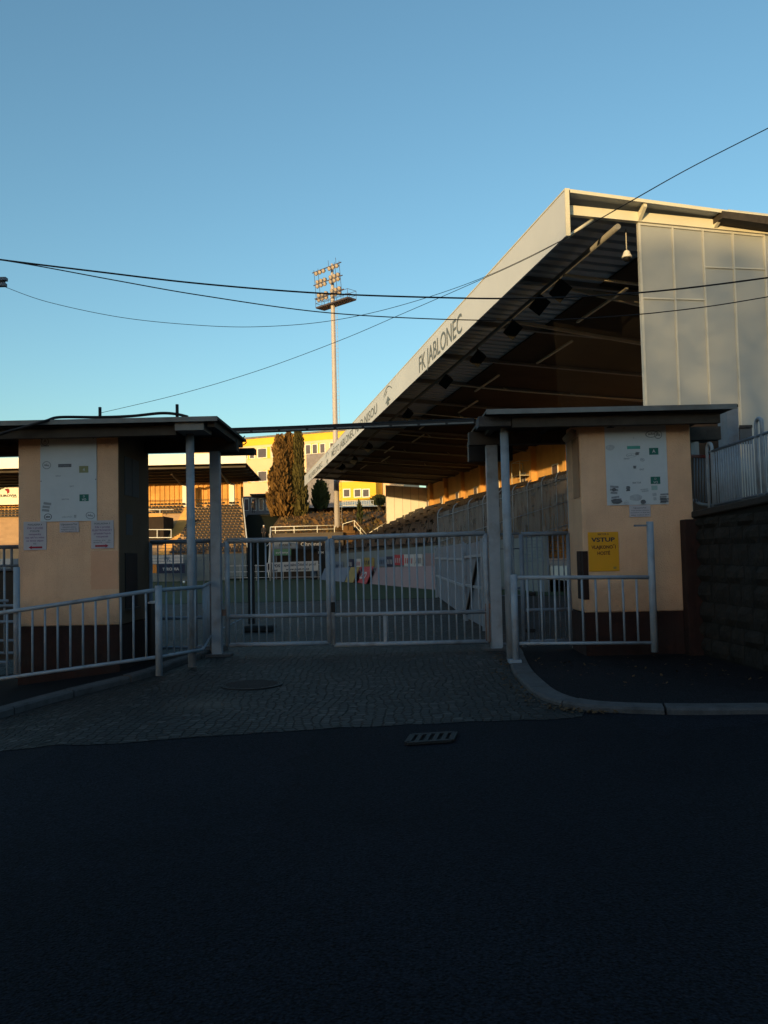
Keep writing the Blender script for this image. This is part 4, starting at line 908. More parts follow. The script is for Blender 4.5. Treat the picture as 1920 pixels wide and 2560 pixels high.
# lettering, reading towards the near end
fr = Fr(S(AF, -0.012, ZB), -dS, (0, 0, 1))
FHt = ZT - ZB
def letters(s, u0, v0, u1, v1, y, h, bold=0.006):
    x0 = AF - s_a(u0, v0)[0]; x1 = AF - s_a(u1, v1)[0]
    text(fr, s, (x0 + x1) / 2, FHt * y, FHt * h, 0.004, wid=x1 - x0, bold=bold).build('lettering', M['lettering'], fas)
letters('FK JABLONEC', 1048, 905, 1155, 800, 0.12, 0.64)
letters('MĚSTO JABLONEC NAD NISOU', 829, 1120, 943, 1025, 0.2, 0.5)
letters('FK JABLONEC', 772, 1190, 806, 1155, 0.22, 0.45)
for uu, vv, ww in ((970, 995, 2.6), (818, 1140, 2.6)):      # simple peaked mark
    xc = AF - s_a(uu, vv)[0]; mb = MB()
    pr = [(-0.5 + k / 12.0, 0.66 + 0.27 * math.sin(math.pi * k / 12)) for k in range(13)]
    for (xa, ya), (xb, yb) in zip(pr, pr[1:]): mb.quad(*[fr.p(xc + x * ww, FHt * y, 0.004) for x, y in ((xa, ya - .05), (xb, yb - .05), (xb, yb), (xa, ya))])
    mb.add([fr.p(xc + x * ww, FHt * y, 0.004) for x, y in ((-0.62, .48), (-0.5, .52), (-0.08, .78), (-0.1, .70))], [(0, 1, 2, 3)])
    mb.add([fr.p(xc + x * ww, FHt * y, 0.004) for x, y in ((-.3, .2), (.3, .2), (.05, .42), (0, .48), (-.05, .42))], [(0, 1, 2, 3, 4)])
    mb.add([fr.p(xc + x * ww, FHt * y, 0.004) for x, y in ((-.12, .06), (.12, .06), (.1, .18), (-.1, .18))], [(0, 1, 2, 3)])
    mb.build('mark', M['lettering'], fas)
# roof: ribbed sheet, ribs run front to back
mb = MB(); per = 0.62; a = 0.7; mb.quad(S(0, .07, zroof(0) - .03), S(.7, .07, zroof(0) - .03), S(.7, BW + .5, zroof(BW) - .03), S(0, BW + .5, zroof(BW) - .03)); k = 0
prof = []
while a < AF:
    prof += [(a, -.09), (a + per * .60, -.09), (a + per * .64, 0.09), (a + per * .96, 0.09)]; a += per
for (a0, h0), (a1, h1) in zip(prof, prof[1:]):
    mb.quad(S(a0, 0.07, zroof(0) + h0 - .11), S(a1, 0.07, zroof(0) + h1 - .11), S(a1, BW + .5, zroof(BW) + h1 - .11), S(a0, BW + .5, zroof(BW) + h0 - .11))
roof = mb.build('roof', M['roofund'], st)
MB().hexa([S(-.02, 0.13, zroof(0) - .01), S(AF, .13, zroof(0) - .01), S(AF, BW + .5, zroof(BW) - .01), S(-.02, BW + .5, zroof(BW) - .01)], [S(-.02, 0.13, zroof(0) + .02), S(AF, .13, zroof(0) + .02), S(AF, BW + .5, zroof(BW) + .02), S(-.02, BW + .5, zroof(BW) + .02)]).build('roof_skin', M['roofund'], roof)
MB().hexa([S(-.045, 0.13, zroof(0) - .07), S(-.022, .13, zroof(0) - .07), S(-.022, BW, zroof(BW) - .07), S(-.045, BW, zroof(BW) - .07)], [S(-.045, 0.13, zroof(0) + .025), S(-.022, .13, zroof(0) + .025), S(-.022, BW, zroof(BW) + .025), S(-.045, BW, zroof(BW) + .025)]).build('roof_edge', M['steel'], roof)
# rafters
ARAF = 0.45
b0, zr0 = s_b(1416, 515, ARAF); b1, zr1 = s_b(1827, 556, ARAF)
slope = (zr1 - zr0) / (b1 - b0)
zraf = lambda b: zr0 + slope * (b - b0)
raf_h = 0.27
aa = ARAF; ri = 0
zraf0 = zraf
while aa < AF:
    m_ = M['steel'] if ri == 0 else M['rafterpaint']
    zraf = zraf0 if ri == 0 else (lambda b: zroof(b) - .13); rh_ = raf_h if ri == 0 else .28
    mb = MB()
    for (hh0, hh1, wv) in ((-rh_, -rh_ + .03, .2), (-rh_ + .03, -.03, .02), (-.03, 0, .2)):
        mb.hexa([S(aa - wv / 2, .1, zraf(.1) + hh0), S(aa + wv / 2, .1, zraf(.1) + hh0), S(aa + wv / 2, BW, zraf(BW) + hh0), S(aa - wv / 2, BW, zraf(BW) + hh0)], [S(aa - wv / 2, .1, zraf(.1) + hh1), S(aa + wv / 2, .1, zraf(.1) + hh1), S(aa + wv / 2, BW, zraf(BW) + hh1), S(aa - wv / 2, BW, zraf(BW) + hh1)])
    if ri == 0:
        mb = MB().hexa([S(aa - .08, .1, zraf(.1) - raf_h), S(aa + .08, .1, zraf(.1) - raf_h), S(aa + .08, 7, zraf(7) - raf_h), S(aa - .08, 7, zraf(7) - raf_h)], [S(aa - .08, .1, zraf(.1)), S(aa + .08, .1, zraf(.1)), S(aa + .08, 7, zraf(7)), S(aa - .08, 7, zraf(7))])
    mb.build('rafter', m_, st); aa += 5.6; ri += 1
zraf = zraf0
for u, v in ((1600, 515), (1790, 545)):      # outriggers carrying the roof edge
    b, z = s_b(u, v, 0.3)
    MB().hexa([S(0.02, b - .04, zroof(b) - .15), S(0.02, b + .06, zroof(b) - .15), S(ARAF - .09, b + .06, zraf(b) - .25), S(ARAF - .09, b - .04, zraf(b) - .25)], [S(0.02, b - .04, zroof(b) - .035), S(0.02, b + .06, zroof(b) - .035), S(ARAF - .09, b + .06, zraf(b) - .02), S(ARAF - .09, b - .04, zraf(b) - .02)]).build('outrigger', M['steel'], st)
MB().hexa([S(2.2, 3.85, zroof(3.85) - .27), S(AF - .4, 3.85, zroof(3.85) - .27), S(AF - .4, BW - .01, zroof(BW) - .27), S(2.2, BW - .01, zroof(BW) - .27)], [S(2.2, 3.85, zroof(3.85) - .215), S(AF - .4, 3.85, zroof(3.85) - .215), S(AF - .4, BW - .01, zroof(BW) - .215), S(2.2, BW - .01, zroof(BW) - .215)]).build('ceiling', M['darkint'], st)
# long tube under the roof and a diagonal strut at the near end
bt, ztub = s_b(1545, 566, ARAF + .1)
MB().tube([S(ARAF + .1, bt, ztub), S(AF - 1, bt, ztub)], 0.085, 10).build('roof_tube', M['rafterpaint'], st, True)
MB().tube([S(ARAF + .1, bt - .75, zraf(1) - raf_h), S(ARAF - 0.1, 0.12, ZB + .05)], 0.05, 8).build('strut', M['steel'], st, True)
for i in range(9):
    a_ = 5.5 + i * 7.0
    MB().bar(S(a_, 4.6 + (i % 2), zroof(5) - .42), S(a_ + 4.2, 4.6 + (i % 2), zroof(5) - .42), .1, .07).build('sunlit_strip_bar', M['steel'], st)  # pale bars standing in for sunlit strips on the rafters
for i in range(6):
    a_ = 22 + i * 9.0
    MB().tube(crom([S(a_, 2.0, zroof(2) - .55), S(a_, 7, zroof(7) - .62), S(a_, 14.5, zroof(14.5) - .5)]), 0.035, 6).build('tie_rod', M['steel'], st, True)
    for bb in (6, 10): MB().bar(S(a_, bb, zroof(bb) - .6), S(a_ + .9, bb, zroof(bb) - .3), .06).build('tie_stay', M['steel'], st)
for a_, (u0, v0), (u1, v1), hh in ((4.2, (1436, 687), (1550, 701), .07), (6.6, (1488, 716), (1584, 738), .34), (11.0, (1449, 828), (1478, 833), .12)):
    b0_, z0_ = s_b(u0, v0, a_); b1_, z1_ = s_b(u1, v1, a_); k_ = (z1_ - z0_) / (b1_ - b0_); e0, e1 = 1.7, 9.0
    za_, zb_2 = z0_ + k_ * (e0 - b0_), z0_ + k_ * (e1 - b0_)
    MB().hexa([S(a_, e0, za_ - hh), S(a_, e1, zb_2 - hh), S(a_ + .1, e1, zb_2 - hh), S(a_ + .1, e0, za_ - hh)], [S(a_, e0, za_), S(a_, e1, zb_2), S(a_ + .1, e1, zb_2), S(a_ + .1, e0, za_)]).build('tie_beam', M['rafterpaint2'], st)
# gable windbreak, panels in frames (above the near end)
AG = ARAF + .02
VJ = [(1597, 560), (1681, 570), (1757, 580), (1832, 590), (1911, 600), (1990, 612), (2070, 622)]
bj = [s_b(u + 7, v + 200, AG)[0] for u, v in VJ]
zt_ = lambda b: zraf(b) - raf_h - 0.01
zbot = s_b(1610, 1010, AG)[1] - 1.2
wb = MB()
for i in range(len(bj) - 1):
    b0_, b1_ = bj[i] + .012, bj[i + 1] - .012
    zz0 = zbot if i < 2 else 0.6
    wb.hexa([S(AG, b0_, zz0), S(AG, b1_, zz0), S(AG + .05, b1_, zz0), S(AG + .05, b0_, zz0)], [S(AG, b0_, zt_(b0_)), S(AG, b1_, zt_(b1_)), S(AG + .05, b1_, zt_(b1_)), S(AG + .05, b0_, zt_(b0_))])
gw = wb.build('gable_panels', M['panel'], st)
for i, b in enumerate(bj):
    zz0 = zbot if i < 2 else 0.6
    wv = .045 if i else .07
    MB().hexa([S(AG - .05, b - wv / 2, zz0), S(AG - .05, b + wv / 2, zz0), S(AG + .06, b + wv / 2, zz0), S(AG + .06, b - wv / 2, zz0)], [S(AG - .05, b - wv / 2, zt_(b)), S(AG - .05, b + wv / 2, zt_(b)), S(AG + .06, b + wv / 2, zt_(b)), S(AG + .06, b - wv / 2, zt_(b))]).build('mullion', M['frame'], gw)
def transom(i, u, v):
    z = s_b(u, v, AG)[1]
    MB().hexa([S(AG - .04, bj[i] + .03, z - .02), S(AG - .04, bj[i + 1] - .03, z - .02), S(AG + .03, bj[i + 1] - .03, z - .02), S(AG + .03, bj[i] + .03, z - .02)], [S(AG - .04, bj[i] + .03, z + .02), S(AG - .04, bj[i + 1] - .03, z + .02), S(AG + .03, bj[i + 1] - .03, z + .02), S(AG + .03, bj[i] + .03, z + .02)]).build('transom', M['frame'], gw)
transom(0, 1640, 747); transom(1, 1725, 749); transom(2, 1800, 670); transom(3, 1870, 672)
for i in range(4):
    b0_, b1_ = bj[i] + .03, bj[i + 1] - .03
    MB().hexa([S(AG - .045, b0_, zt_(b0_) - .06), S(AG - .045, b1_, zt_(b1_) - .06), S(AG + .02, b1_, zt_(b1_) - .06), S(AG + .02, b0_, zt_(b0_) - .06)], [S(AG - .045, b0_, zt_(b0_) + .0), S(AG - .045, b1_, zt_(b1_)), S(AG + .02, b1_, zt_(b1_)), S(AG + .02, b0_, zt_(b0_))]).build('transom', M['frame'], gw)
# dark neighbouring eave at the right frame edge
b0, z0 = s_b(1806, 527, -.1)
MB().hexa([S(-.1, b0, z0 - .2), S(-.1, b0 + 4, z0 - .50), S(.4, b0 + 4, z0 - .50), S(.4, b0, z0 - .2)], [S(-.1, b0, z0), S(-.1, b0 + 4, z0 - .2), S(.4, b0 + 4, z0 - .2), S(.4, b0, z0)]).build('eave', M['timber'], st)
MB().hexa([S(.0, b0 + .25, z0 - .01), S(.0, b0 + 4, z0 - .18), S(.4, b0 + 4, z0 - .18), S(.4, b0 + .25, z0 - .01)], [S(.0, b0 + .25, z0 + .1), S(.0, b0 + 4, z0 - .08), S(.4, b0 + 4, z0 - .08), S(.4, b0 + .25, z0 + .1)]).build('roof_upstand', M['frame'], st)
# tiers
NR = 14; B0, BT = 3.2, 0.82; Z0, ZR = 1.75, 0.37
def base_z(a): return -0.0188 * max(0, (a * dS.y + O.y - 26.7)) 
NEAR = 31.3
mb = MB()
for i in range(NR):
    b0, z = B0 + i * BT, Z0 + i * ZR
    mb.hexa([S(NEAR, b0, z - .6), S(AF - .2, b0, z - .6), S(AF - .2, b0 + BT, z - .6), S(NEAR, b0 + BT, z - .6)], [S(NEAR, b0, z), S(AF - .2, b0, z), S(AF - .2, b0 + BT, z), S(NEAR, b0 + BT, z)])
mb.build('terrace', M['conc'], st)
# front wall of the terrace, its top falls slightly with the ground
def front_wall(a0, a1, b, zt0, zt1, name, m, par, th=.2):
    return MB().hexa([S(a0, b, -2), S(a1, b, -2.5), S(a1, b + th, -2.5), S(a0, b + th, -2)], [S(a0, b, zt0), S(a1, b, zt1), S(a1, b + th, zt1), S(a0, b + th, zt0)]).build(name, m, par)
front_wall(8, AF, 2.2, Z(1088, 1355, 41), 1.4, 'front_wall', M['wallgrey'], st)
MB().hexa([S(-3, 2.45, .4), S(31, 2.45, .4), S(31, BW, .4), S(-3, BW, .4)], [S(-3, 2.45, .9), S(31, 2.45, .9), S(31, BW, .9), S(-3, BW, .9)]).build('bounce_slab', mat('bounce_pale', (.45, .44, .42), .9, .1, .6), st)  # unseen pale slab added to bounce light up to the roof underside
MB().hexa([S(31.1, 2.4, 1.0), S(AF, 2.4, 1.0), S(AF, B0, 1.0), S(31.1, B0, 1.0)], [S(31.1, 2.4, 1.3), S(AF, 2.4, 1.3), S(AF, B0, 1.3), S(31.1, B0, 1.3)]).build('walkway', M['conc'], st)
# back wall with pilasters and small windows
mb = MB(); mb.hexa([S(2.0, BW, 0), S(AF, BW, 0), S(AF, BW + .25, 0), S(2.0, BW + .25, 0)], [S(2.0, BW, zroof(BW) - .15), S(AF, BW, zroof(BW) - .15), S(AF, BW + .25, zroof(BW) - .15), S(2.0, BW + .25, zroof(BW) - .15)])
bw = mb.build('back_wall', M['backwall'], st)
a_ = 8.0
while a_ < AF - 3:
    MB().hexa([S(a_, BW - .45, Z0 + 4), S(a_ + .5, BW - .45, Z0 + 4), S(a_ + .5, BW, Z0 + 4), S(a_, BW, Z0 + 4)], [S(a_, BW - .45, zroof(BW) - .2), S(a_ + .5, BW - .45, zroof(BW) - .2), S(a_ + .5, BW, zroof(BW) - .2), S(a_, BW, zroof(BW) - .2)]).build('pilaster', M['backwall'], bw)
    fr_ = MB().hexa([S(a_ + 2.4, BW - .05, 7.2), S(a_ + 3.6, BW - .05, 7.2), S(a_ + 3.6, BW, 7.2), S(a_ + 2.4, BW, 7.2)], [S(a_ + 2.4, BW - .05, 8.1), S(a_ + 3.6, BW - .05, 8.1), S(a_ + 3.6, BW, 8.1), S(a_ + 2.4, BW, 8.1)]).build('window', M['winframe'], bw)
    MB().hexa([S(a_ + 2.5, BW - .06, 7.3), S(a_ + 3.5, BW - .06, 7.3), S(a_ + 3.5, BW - .05, 7.3), S(a_ + 2.5, BW - .05, 7.3)], [S(a_ + 2.5, BW - .06, 8.0), S(a_ + 3.5, BW - .06, 8.0), S(a_ + 3.5, BW - .05, 8.0), S(a_ + 2.5, BW - .05, 8.0)]).build('pane', M['glass'], fr_)
    a_ += 7.0
# far gable panels
bfa, bfb = s_b(966, 1290, AF - .3)[0], BW
fg = MB()
npn = 5
for i in range(npn):
    b0, b1 = bfa + (bfb - bfa) * i / npn + .03, bfa + (bfb - bfa) * (i + 1) / npn - .03
    fg.hexa([S(AF - .3, b0, 1), S(AF - .3, b1, 1), S(AF - .2, b1, 1), S(AF - .2, b0, 1)], [S(AF - .3, b0, zroof(b0) - .5), S(AF - .3, b1, zroof(b1) - .5), S(AF - .2, b1, zroof(b1) - .5), S(AF - .2, b0, zroof(b0) - .5)])
fgo = fg.build('far_panels', M['white'], st)
for i in range(npn + 1):
    b = bfa + (bfb - bfa) * i / npn
    MB().bar(S(AF - .3, b, 1), S(AF - .3, b, zroof(b) - .5), .06).build('mullion', M['frame'], fgo)
# seats of the right stand
def seat_mesh(name, m, bh=.38):
    mb = MB()
    mb.box(-.21, .21, -.2, .2, 0.0, .05)
    mb.hexa([(-.21, .17, .03), (.21, .17, .03), (.21, .23, .03), (-.21, .23, .03)], [(-.2, .25, bh), (.2, .25, bh), (.2, .31, bh - .02), (-.2, .31, bh - .02)])
    mb.box(-.2, .2, -.24, -.2, .01, .06)
    o = mb.build(name, m); me = o.data; bpy.data.objects.remove(o); return me, mb
seat_me, seat_mb = seat_mesh('seat', M['seat2'])
def seats(par, places, m, me, mbsrc, nmax=100):
    """places: (position, facing angle); first nmax are parts of their own, the rest one mass"""
    base = wloc(par)
    for p, ang in places[:nmax]:
        o = bpy.data.objects.new('seat', me); COL.objects.link(o); o.parent = par
        o.location = p - base; o.rotation_euler.z = ang
    if len(places) > nmax:
        mb = MB()
        for p, ang in places[nmax:]:
            rm = Matrix.Rotation(ang, 3, 'Z'); mb.add([rm @ v + p for v in mbsrc.v], mbsrc.f)
        tag(mb.build('seat_rows', m, par), kind='stuff')
pl = []
for i in range(NR - 1):
    k = 0; a = 31.0
    while a < AF - 1.5:
        blk = int((a - 31) // 9)
        if (a - 31) % 9 < 7.6 and rnd.random() < .93: pl.append((S(a, B0 + i * BT + .45, Z0 + i * ZR + .36), math.atan2(rS.y, rS.x) - math.pi / 2))
        a += .55
pl.sort(key=lambda t: (t[0] - CAM).length)
seats(st, pl, M['seat2'], seat_me, seat_mb)
# the mesh fence with bent posts beside the seats
A1 = 14.4
fc = thing('sector_fence', S(A1, 3, 2), 'tall grimy see-through fence with bent posts stepping up beside the grandstand seats', 'fence')
b0, z0 = s_b(1094, 1278, A1); b1, z1 = s_b(1425, 1176, A1)
nP = 9
hgt = 2.6
prev = None
for i in range(nP + 1):
    b = b0 + (b1 - b0) * i / nP; z = z0 + (z1 - z0) * i / nP
    pts = [S(A1, b, z - hgt), S(A1, b, z - .15), S(A1, b + .06, z + .02), S(A1, b + .22, z + .16)]
    MB().tube(pts, 0.024, 6).build('post', M['paint'], fc, True)
    if prev:
        pb, pz = prev
        MB().quad(S(A1 + .02, pb + .03, pz - hgt), S(A1 + .02, b - .03, z - hgt), S(A1 + .02, b - .03, z - .1), S(A1 + .02, pb + .03, pz - .1)).build('panel', M['plexi'], fc)
    prev = (b, z)
for dz in (-.3, -1.35, -2.4): MB().tube([S(A1 - .03, b0, z0 + dz), S(A1 - .03, b1, z1 + dz)], 0.018, 6).build('rail', M['paint'], fc, True)
# safety net, dome camera, speakers, camera platform
nb0, _ = s_b(1383, 800, 7); nb1, _ = s_b(1606, 800, 7)
zl = s_b(1400, 1000, 7)[1] - 1.5; zh0 = s_b(1383, 796, 7)[1]; zh1 = s_b(1600, 640, 7)[1]
tag(MB().add([S(7, nb0 + .15, zl), S(7, nb1, zl), S(7, nb1, zh1), S(7, nb0, zh0)], [(0, 1, 2, 3)]).build('safety_net', M['net']), 'brown safety net hanging under the grandstand roof beside the panelled gable', 'net')
q = at(1567, 640, 23.5)
dc = thing('dome_camera', q, 'white dome security camera hanging under the near end of the grandstand roof', 'camera')
MB().lathe(q, [(.05, .16), (.09, .12), (.115, .04), (.15, -.02), (.15, -.05), (.12, -.055)], 18).build('housing', M['white'], dc, True)
MB().lathe(q, [(.11, -.05), (.105, -.10), (.07, -.15), (.01, -.17)], 18).build('dome', M['black'], dc, True)
bq = (q - O).dot(rS); aq = (q - O).dot(dS)
MB().tube([q + V((0, 0, .15)), (q.x, q.y, zraf(bq) - .2)], .016, 8).build('rod', M['frame'], dc, True)
spk = []
first = None
for i, (u, v) in enumerate(((1399, 723), (1347, 758), (1281, 821), (1194, 893), (1114, 951), (1019, 1034), (921, 1117), (885, 1150), (855, 1168))):
    a_, z_ = s_a(u, v, bt); pz = S(a_, bt, z_)
    if first is None or True:
        names = ['nearest black speaker box hanging under the grandstand roof', 'second black speaker box from the near end under the grandstand roof', 'third black speaker box from the near end under the grandstand roof', 'fourth black speaker box from the near end, left of the FK JABLONEC lettering height', 'fifth black speaker box from the near end under the grandstand roof', 'sixth black speaker box, under the peaked mark on the fascia', 'seventh black speaker box along the grandstand roof', 'eighth black speaker box, near the far end of the grandstand roof', 'farthest black speaker box under the grandstand roof']
        if first is None:
            t = thing('speaker', pz, names[0], 'speaker', 'speakers hanging under the grandstand roof')
            k_ = .25
            x_ = (-dS * .8 - rS * .2 + V((0, 0, -.5))).normalized(); y_ = x_.cross(V((0, 0, 1))).normalized(); zz = y_.cross(x_); y_, zz = y_ * .78 + zz * .62, zz * .78 - y_ * .62
            mb = MB().hexa([pz + x_ * k_ + y_ * i_ * k_ * 1.0 + zz * j_ * k_ * 1.25 for i_, j_ in ((-1, -1), (1, -1), (1, 1), (-1, 1))], [pz - x_ * k_ + y_ * i_ * k_ * .6 + zz * j_ * k_ for i_, j_ in ((-1, -1), (1, -1), (1, 1), (-1, 1))])
            mb.build('cabinet', M['speaker'], t)
            MB().bar(pz + V((0, 0, .2)), pz + V((0, 0, max(.3, ztub - z_))), .04).build('bracket', M['speaker'], t)
            first = t
        else:
            t = copy_tree(first); t.location = pz; t['label'] = names[i]
q = S(44, 13.2, 0)
b_, z_ = s_b(1300, 1188, 44); b2_, _ = s_b(1357, 1188, 44); z3 = s_b(1300, 1152, 44)[1]
cpf = thing('camera_platform', S(44, (b_ + b2_) / 2, z_), 'tubular camera platform catching the sun high in the grandstand seats', 'platform')
mb = MB()
for aa in (44, 46):
    for bb in (b_, (b_ + b2_) / 2, b2_): mb.tube([S(aa, bb, z_ - 1.5), S(aa, bb, z3)], .03, 6)
    for zz in (z_, z3): mb.tube([S(aa, b_, zz), S(aa, b2_, zz)], .03, 6)
for bb in (b_, b2_):
    mb.tube([S(44, bb, z3), S(46, bb, z3)], .03, 6)
mb.build('frame', M['steel'], cpf)
MB().hexa([S(44, b_, z_), S(44, b2_, z_), S(46, b2_, z_), S(46, b_, z_)], [S(44, b_, z_ + .06), S(44, b2_, z_ + .06), S(46, b2_, z_ + .06), S(46, b_, z_ + .06)]).build('deck', M['conc'], cpf)
# lower side of the stand behind the right booth: box, column, window
t = thing('side_annex', at(1830, 1150, 17), 'grey rendered pier with a small window beside it, behind the fence at right', 'annex')
MB().box(X(1820, 1100, 17.4), X(1848, 1100, 17.4), 17.4, 17.9, 0.0, Z(1830, 1010, 17.4)).build('pier', M['paintd'], t)
o1 = MB().box(X(1849, 1075, 17.95), X(1880, 1075, 17.95), 17.95, 17.99, Z(1860, 1110, 17.95), Z(1860, 1068, 17.95)).build('window', M['glass'], t)
MB().box(X(1849, 1075, 17.93), X(1880, 1075, 17.93), 17.9, 17.95, Z(1860, 1070, 17.93), Z(1860, 1063, 17.93)).build('lintel', M['kerb'], o1)
MB().box(X(1728, 1100, 18.6), X(1800, 1100, 18.6), 18.6, 18.8, 0, Z(1750, 1050, 18.6)).build('opening_dark_box', M['darkint'], t)  # solid box coloured as the shade inside an opening
q = at(1732, 1103, 14.0); q2 = at(1778, 1080, 14.0)
t = thing('meter_cabinet', (q.x, 14, q.z), 'pale box shaped cabinet behind the right booth by the red rail', 'cabinet')
MB().box(q.x, q2.x, 14.0, 14.3, q.z, q2.z).build('body', M['wallgrey'], t, bevel=.01)
MB().box(q.x + .04, q.x + .11, 14.02, 14.2, q.z - .25, q.z).build('leg', M['wallgrey'], t)
# ------------------------------------------------------------------ pitch, boards
sheet('pitch', [(-70, 26.7), (8, 26.7), (8, 40), (-6, 100), (-70, 100)], 0.012, M['grass'])
def slab(name, p0, p1, h, m, par=None, th=.03, lean=0.0):
    p0, p1 = V(p0), V(p1); d = (p1 - p0); d.z = 0; d.normalize(); n_ = V((d.y, -d.x, 0))
    up_ = V((0, 0, h)) - n_ * lean
    return MB().hexa([p0, p1, p1 - n_ * th, p0 - n_ * th], [p0 + up_, p1 + up_, p1 - n_ * th + up_, p0 - n_ * th + up_]).build(name, m, par)
def frame_of(p0, p1): 
    p0, p1 = V(p0), V(p1); d = p1 - p0
    return Fr(p0, d, (0, 0, 1)), d.length
def gp(u, v, dz=0.0): return ground(u, v, dz)
# slanted advert boards along the right touchline
bd = [(800, 1449, 860, 1455, 'bannerlb', '', 'pale blue slanted advert board nearest the goal'), (862, 1455, 882, 1457, 'bannery', '', 'ochre slanted advert board left of the red one'), (884, 1455, 915, 1460, 'bannerr', 'AZO', 'red slanted advert board with white lettering on the touchline'), (916, 1459, 1105, 1476, 'bannerp', '', 'long faded pink grey slanted advert board along the touchline')]
for (u0, v0, u1, v1, mm, tx, lab) in bd:
    p0, p1 = gp(u0, v0, .02), gp(u1, v1, .02)
    t = thing('advert_board', (p0 + p1) / 2, lab, 'advert board')
    d = (p1 - p0).normalized(); nb_ = V((-d.y, d.x, 0)); h = 1.15 if mm != 'bannerp' else 1.05
    up_ = V((0, 0, h)) + nb_ * .5 
    q = [p0, p1, p1 + up_, p0 + up_]
    MB().hexa(q, [a + nb_ * .04 for a in q]).build('panel', M[mm], t)
    if tx: text(Fr(p0, d, up_), tx, (p1 - p0).length * .5, .35, .5, 0.02, wid=(p1 - p0).length * .6, bold=.04).build('lettering', M['bannerw'], t)
    MB().bar(p0 + up_ * .9 + nb_ * .05, p0 + nb_ * .9, .05).bar(p1 + up_ * .9 + nb_ * .05, p1 + nb_ * .9, .05).build('prop', M['paintd'], t)
# small sponsor panels on the front wall of the stand
for i, (u0, u1, v0, v1, mm) in enumerate(((838, 858, 1404, 1426, 'bannerlb'), (868, 884, 1398, 1420, 'bannerb'), (888, 903, 1397, 1419, 'bannerw'), (906, 935, 1394, 1417, 'bannery'), (944, 964, 1392, 1416, 'bannerlb'), (967, 985, 1391, 1416, 'bannerb'), (987, 1010, 1387, 1413, 'bannerr'), (1011, 1037, 1386, 1416, 'bannerw'), (1039, 1056, 1385, 1416, 'bannerw'), (1060, 1093, 1383, 1416, 'bannerp'))):
    a0, z0 = s_a(u0, v1, 2.14); a1, z1 = s_a(u1, v1, 2.14); zt0_ = s_a(u0, v0, 2.14)[1]; zt1_ = s_a(u1, v0, 2.14)[1]
    labs = ['pale blue sponsor panel furthest along the stand front wall', 'dark blue sponsor panel right of the pale blue one on the stand front wall', 'narrow white sponsor panel between the dark blue and yellow ones', 'yellow sponsor panel on the stand front wall', 'light blue sponsor panel right of the yellow one', 'small dark blue sponsor panel left of the red one', 'red sponsor panel on the grey stand front wall', 'white sponsor panel with red strokes next to the red one', 'white sponsor panel with dark strokes right of the red-stroked one', 'pinkish grey sponsor panel nearest the open sheet metal gates']
    t = thing('sponsor_sign', S((a0 + a1) / 2, 2.1, (z0 + zt0_) / 2), labs[i], 'advert panel')
    q = [S(a0, 2.12, z0), S(a1, 2.12, z1), S(a1, 2.12, zt1_), S(a0, 2.12, zt0_)]
    MB().hexa(q, [x + rS * .05 for x in q]).build('panel', M[mm], t)
    if mm in ('bannerr', 'bannerw', 'bannery', 'bannerb', 'bannerlb'):
        fr_ = Fr(S(a0, 2.10, z0), -dS, (0, 0, 1)); L_ = abs(a1 - a0); hh = zt0_ - z0; mb = MB()
        for k in range(4):
            x = L_ * (.12 + .2 * k); mb.add([fr_.p(x, hh * .25, .004), fr_.p(x + L_ * .07, hh * .25, .004), fr_.p(x + L_ * .13, hh * .7, .004), fr_.p(x + L_ * .06, hh * .7, .004)], [(0, 1, 2, 3)])
        mb.build('strokes', M[{'bannerr': 'bannerw', 'bannerw': 'bannerr', 'bannery': 'bannerb', 'bannerb': 'bannerw', 'bannerlb': 'bannerb'}[mm] if i != 8 else 'bannerk'], t)
# footballs
for i, (u, v) in enumerate(((436, 1451), (460, 1455))):
    p = gp(u, v, .11)
    mb = MB(); prof = [(max(.001, .12 * math.sin(math.pi * k / 8)), -.12 * math.cos(math.pi * k / 8)) for k in range(9)]
    tag(mb.lathe(p, prof, 12).build('football', M['ball'], None, True), ['left white football lying on the grass', 'right white football lying on the grass'][i], 'ball', 'footballs on the grass')
# goal-end fence with banner
PE = 86.0
def gzf(y): return -0.0188 * (y - 26.7)
t = thing('fence_railing', at(700, 1430, PE), 'white tube fence behind the goal end carrying a long banner', 'fence')
for v_ in (1412, 1427, 1442): tubeobj('rail', [at(560, v_ + 3, PE), at(800, v_, PE)], .035, M['mast'], t, 6)
for u in (566, 600, 640, 708, 760, 795): tubeobj('post', [at(u, 1411, PE), V((at(u, 1411, PE).x, PE, gzf(PE)))], .035, M['mast'], t, 6)
a0, a1 = at(666, 1431, PE - .2), at(796, 1426, PE - .2); zt_b = at(666, 1407, PE - .2).z
ban = thing('banner', (a0 + a1) / 2, 'long white banner with dark lettering hung on the fence behind the goal end', 'banner')
fr_, L_ = frame_of(a0, a1); hh = zt_b - a0.z
rect(fr_, 0, L_, 0, hh, 0.0).build('sheet', M['bannerw'], ban)
rect(fr_, L_ * .03, L_ * .11, hh * .25, hh * .9, .02).build('logo', M['bannerk'], ban)
text(fr_, 'PDS', L_ * .2, hh * .5, hh * .3, .02, bold=.03).build('lettering', M['bannerb'], ban)
text(fr_, 'plast', L_ * .16, hh * .08, hh * .25, .02, bold=.03).build('lettering', M['bannerb'], ban)
text(fr_, 'speciální čištění prací', L_ * .65, hh * .55, hh * .28, .02, wid=L_ * .62, bold=.02).build('lettering', M['bannerb'], ban)
text(fr_, 'www.plast-m.cz', L_ * .6, hh * .12, hh * .25, .02, wid=L_ * .45, bold=.02).build('lettering', M['bannerb'], ban)
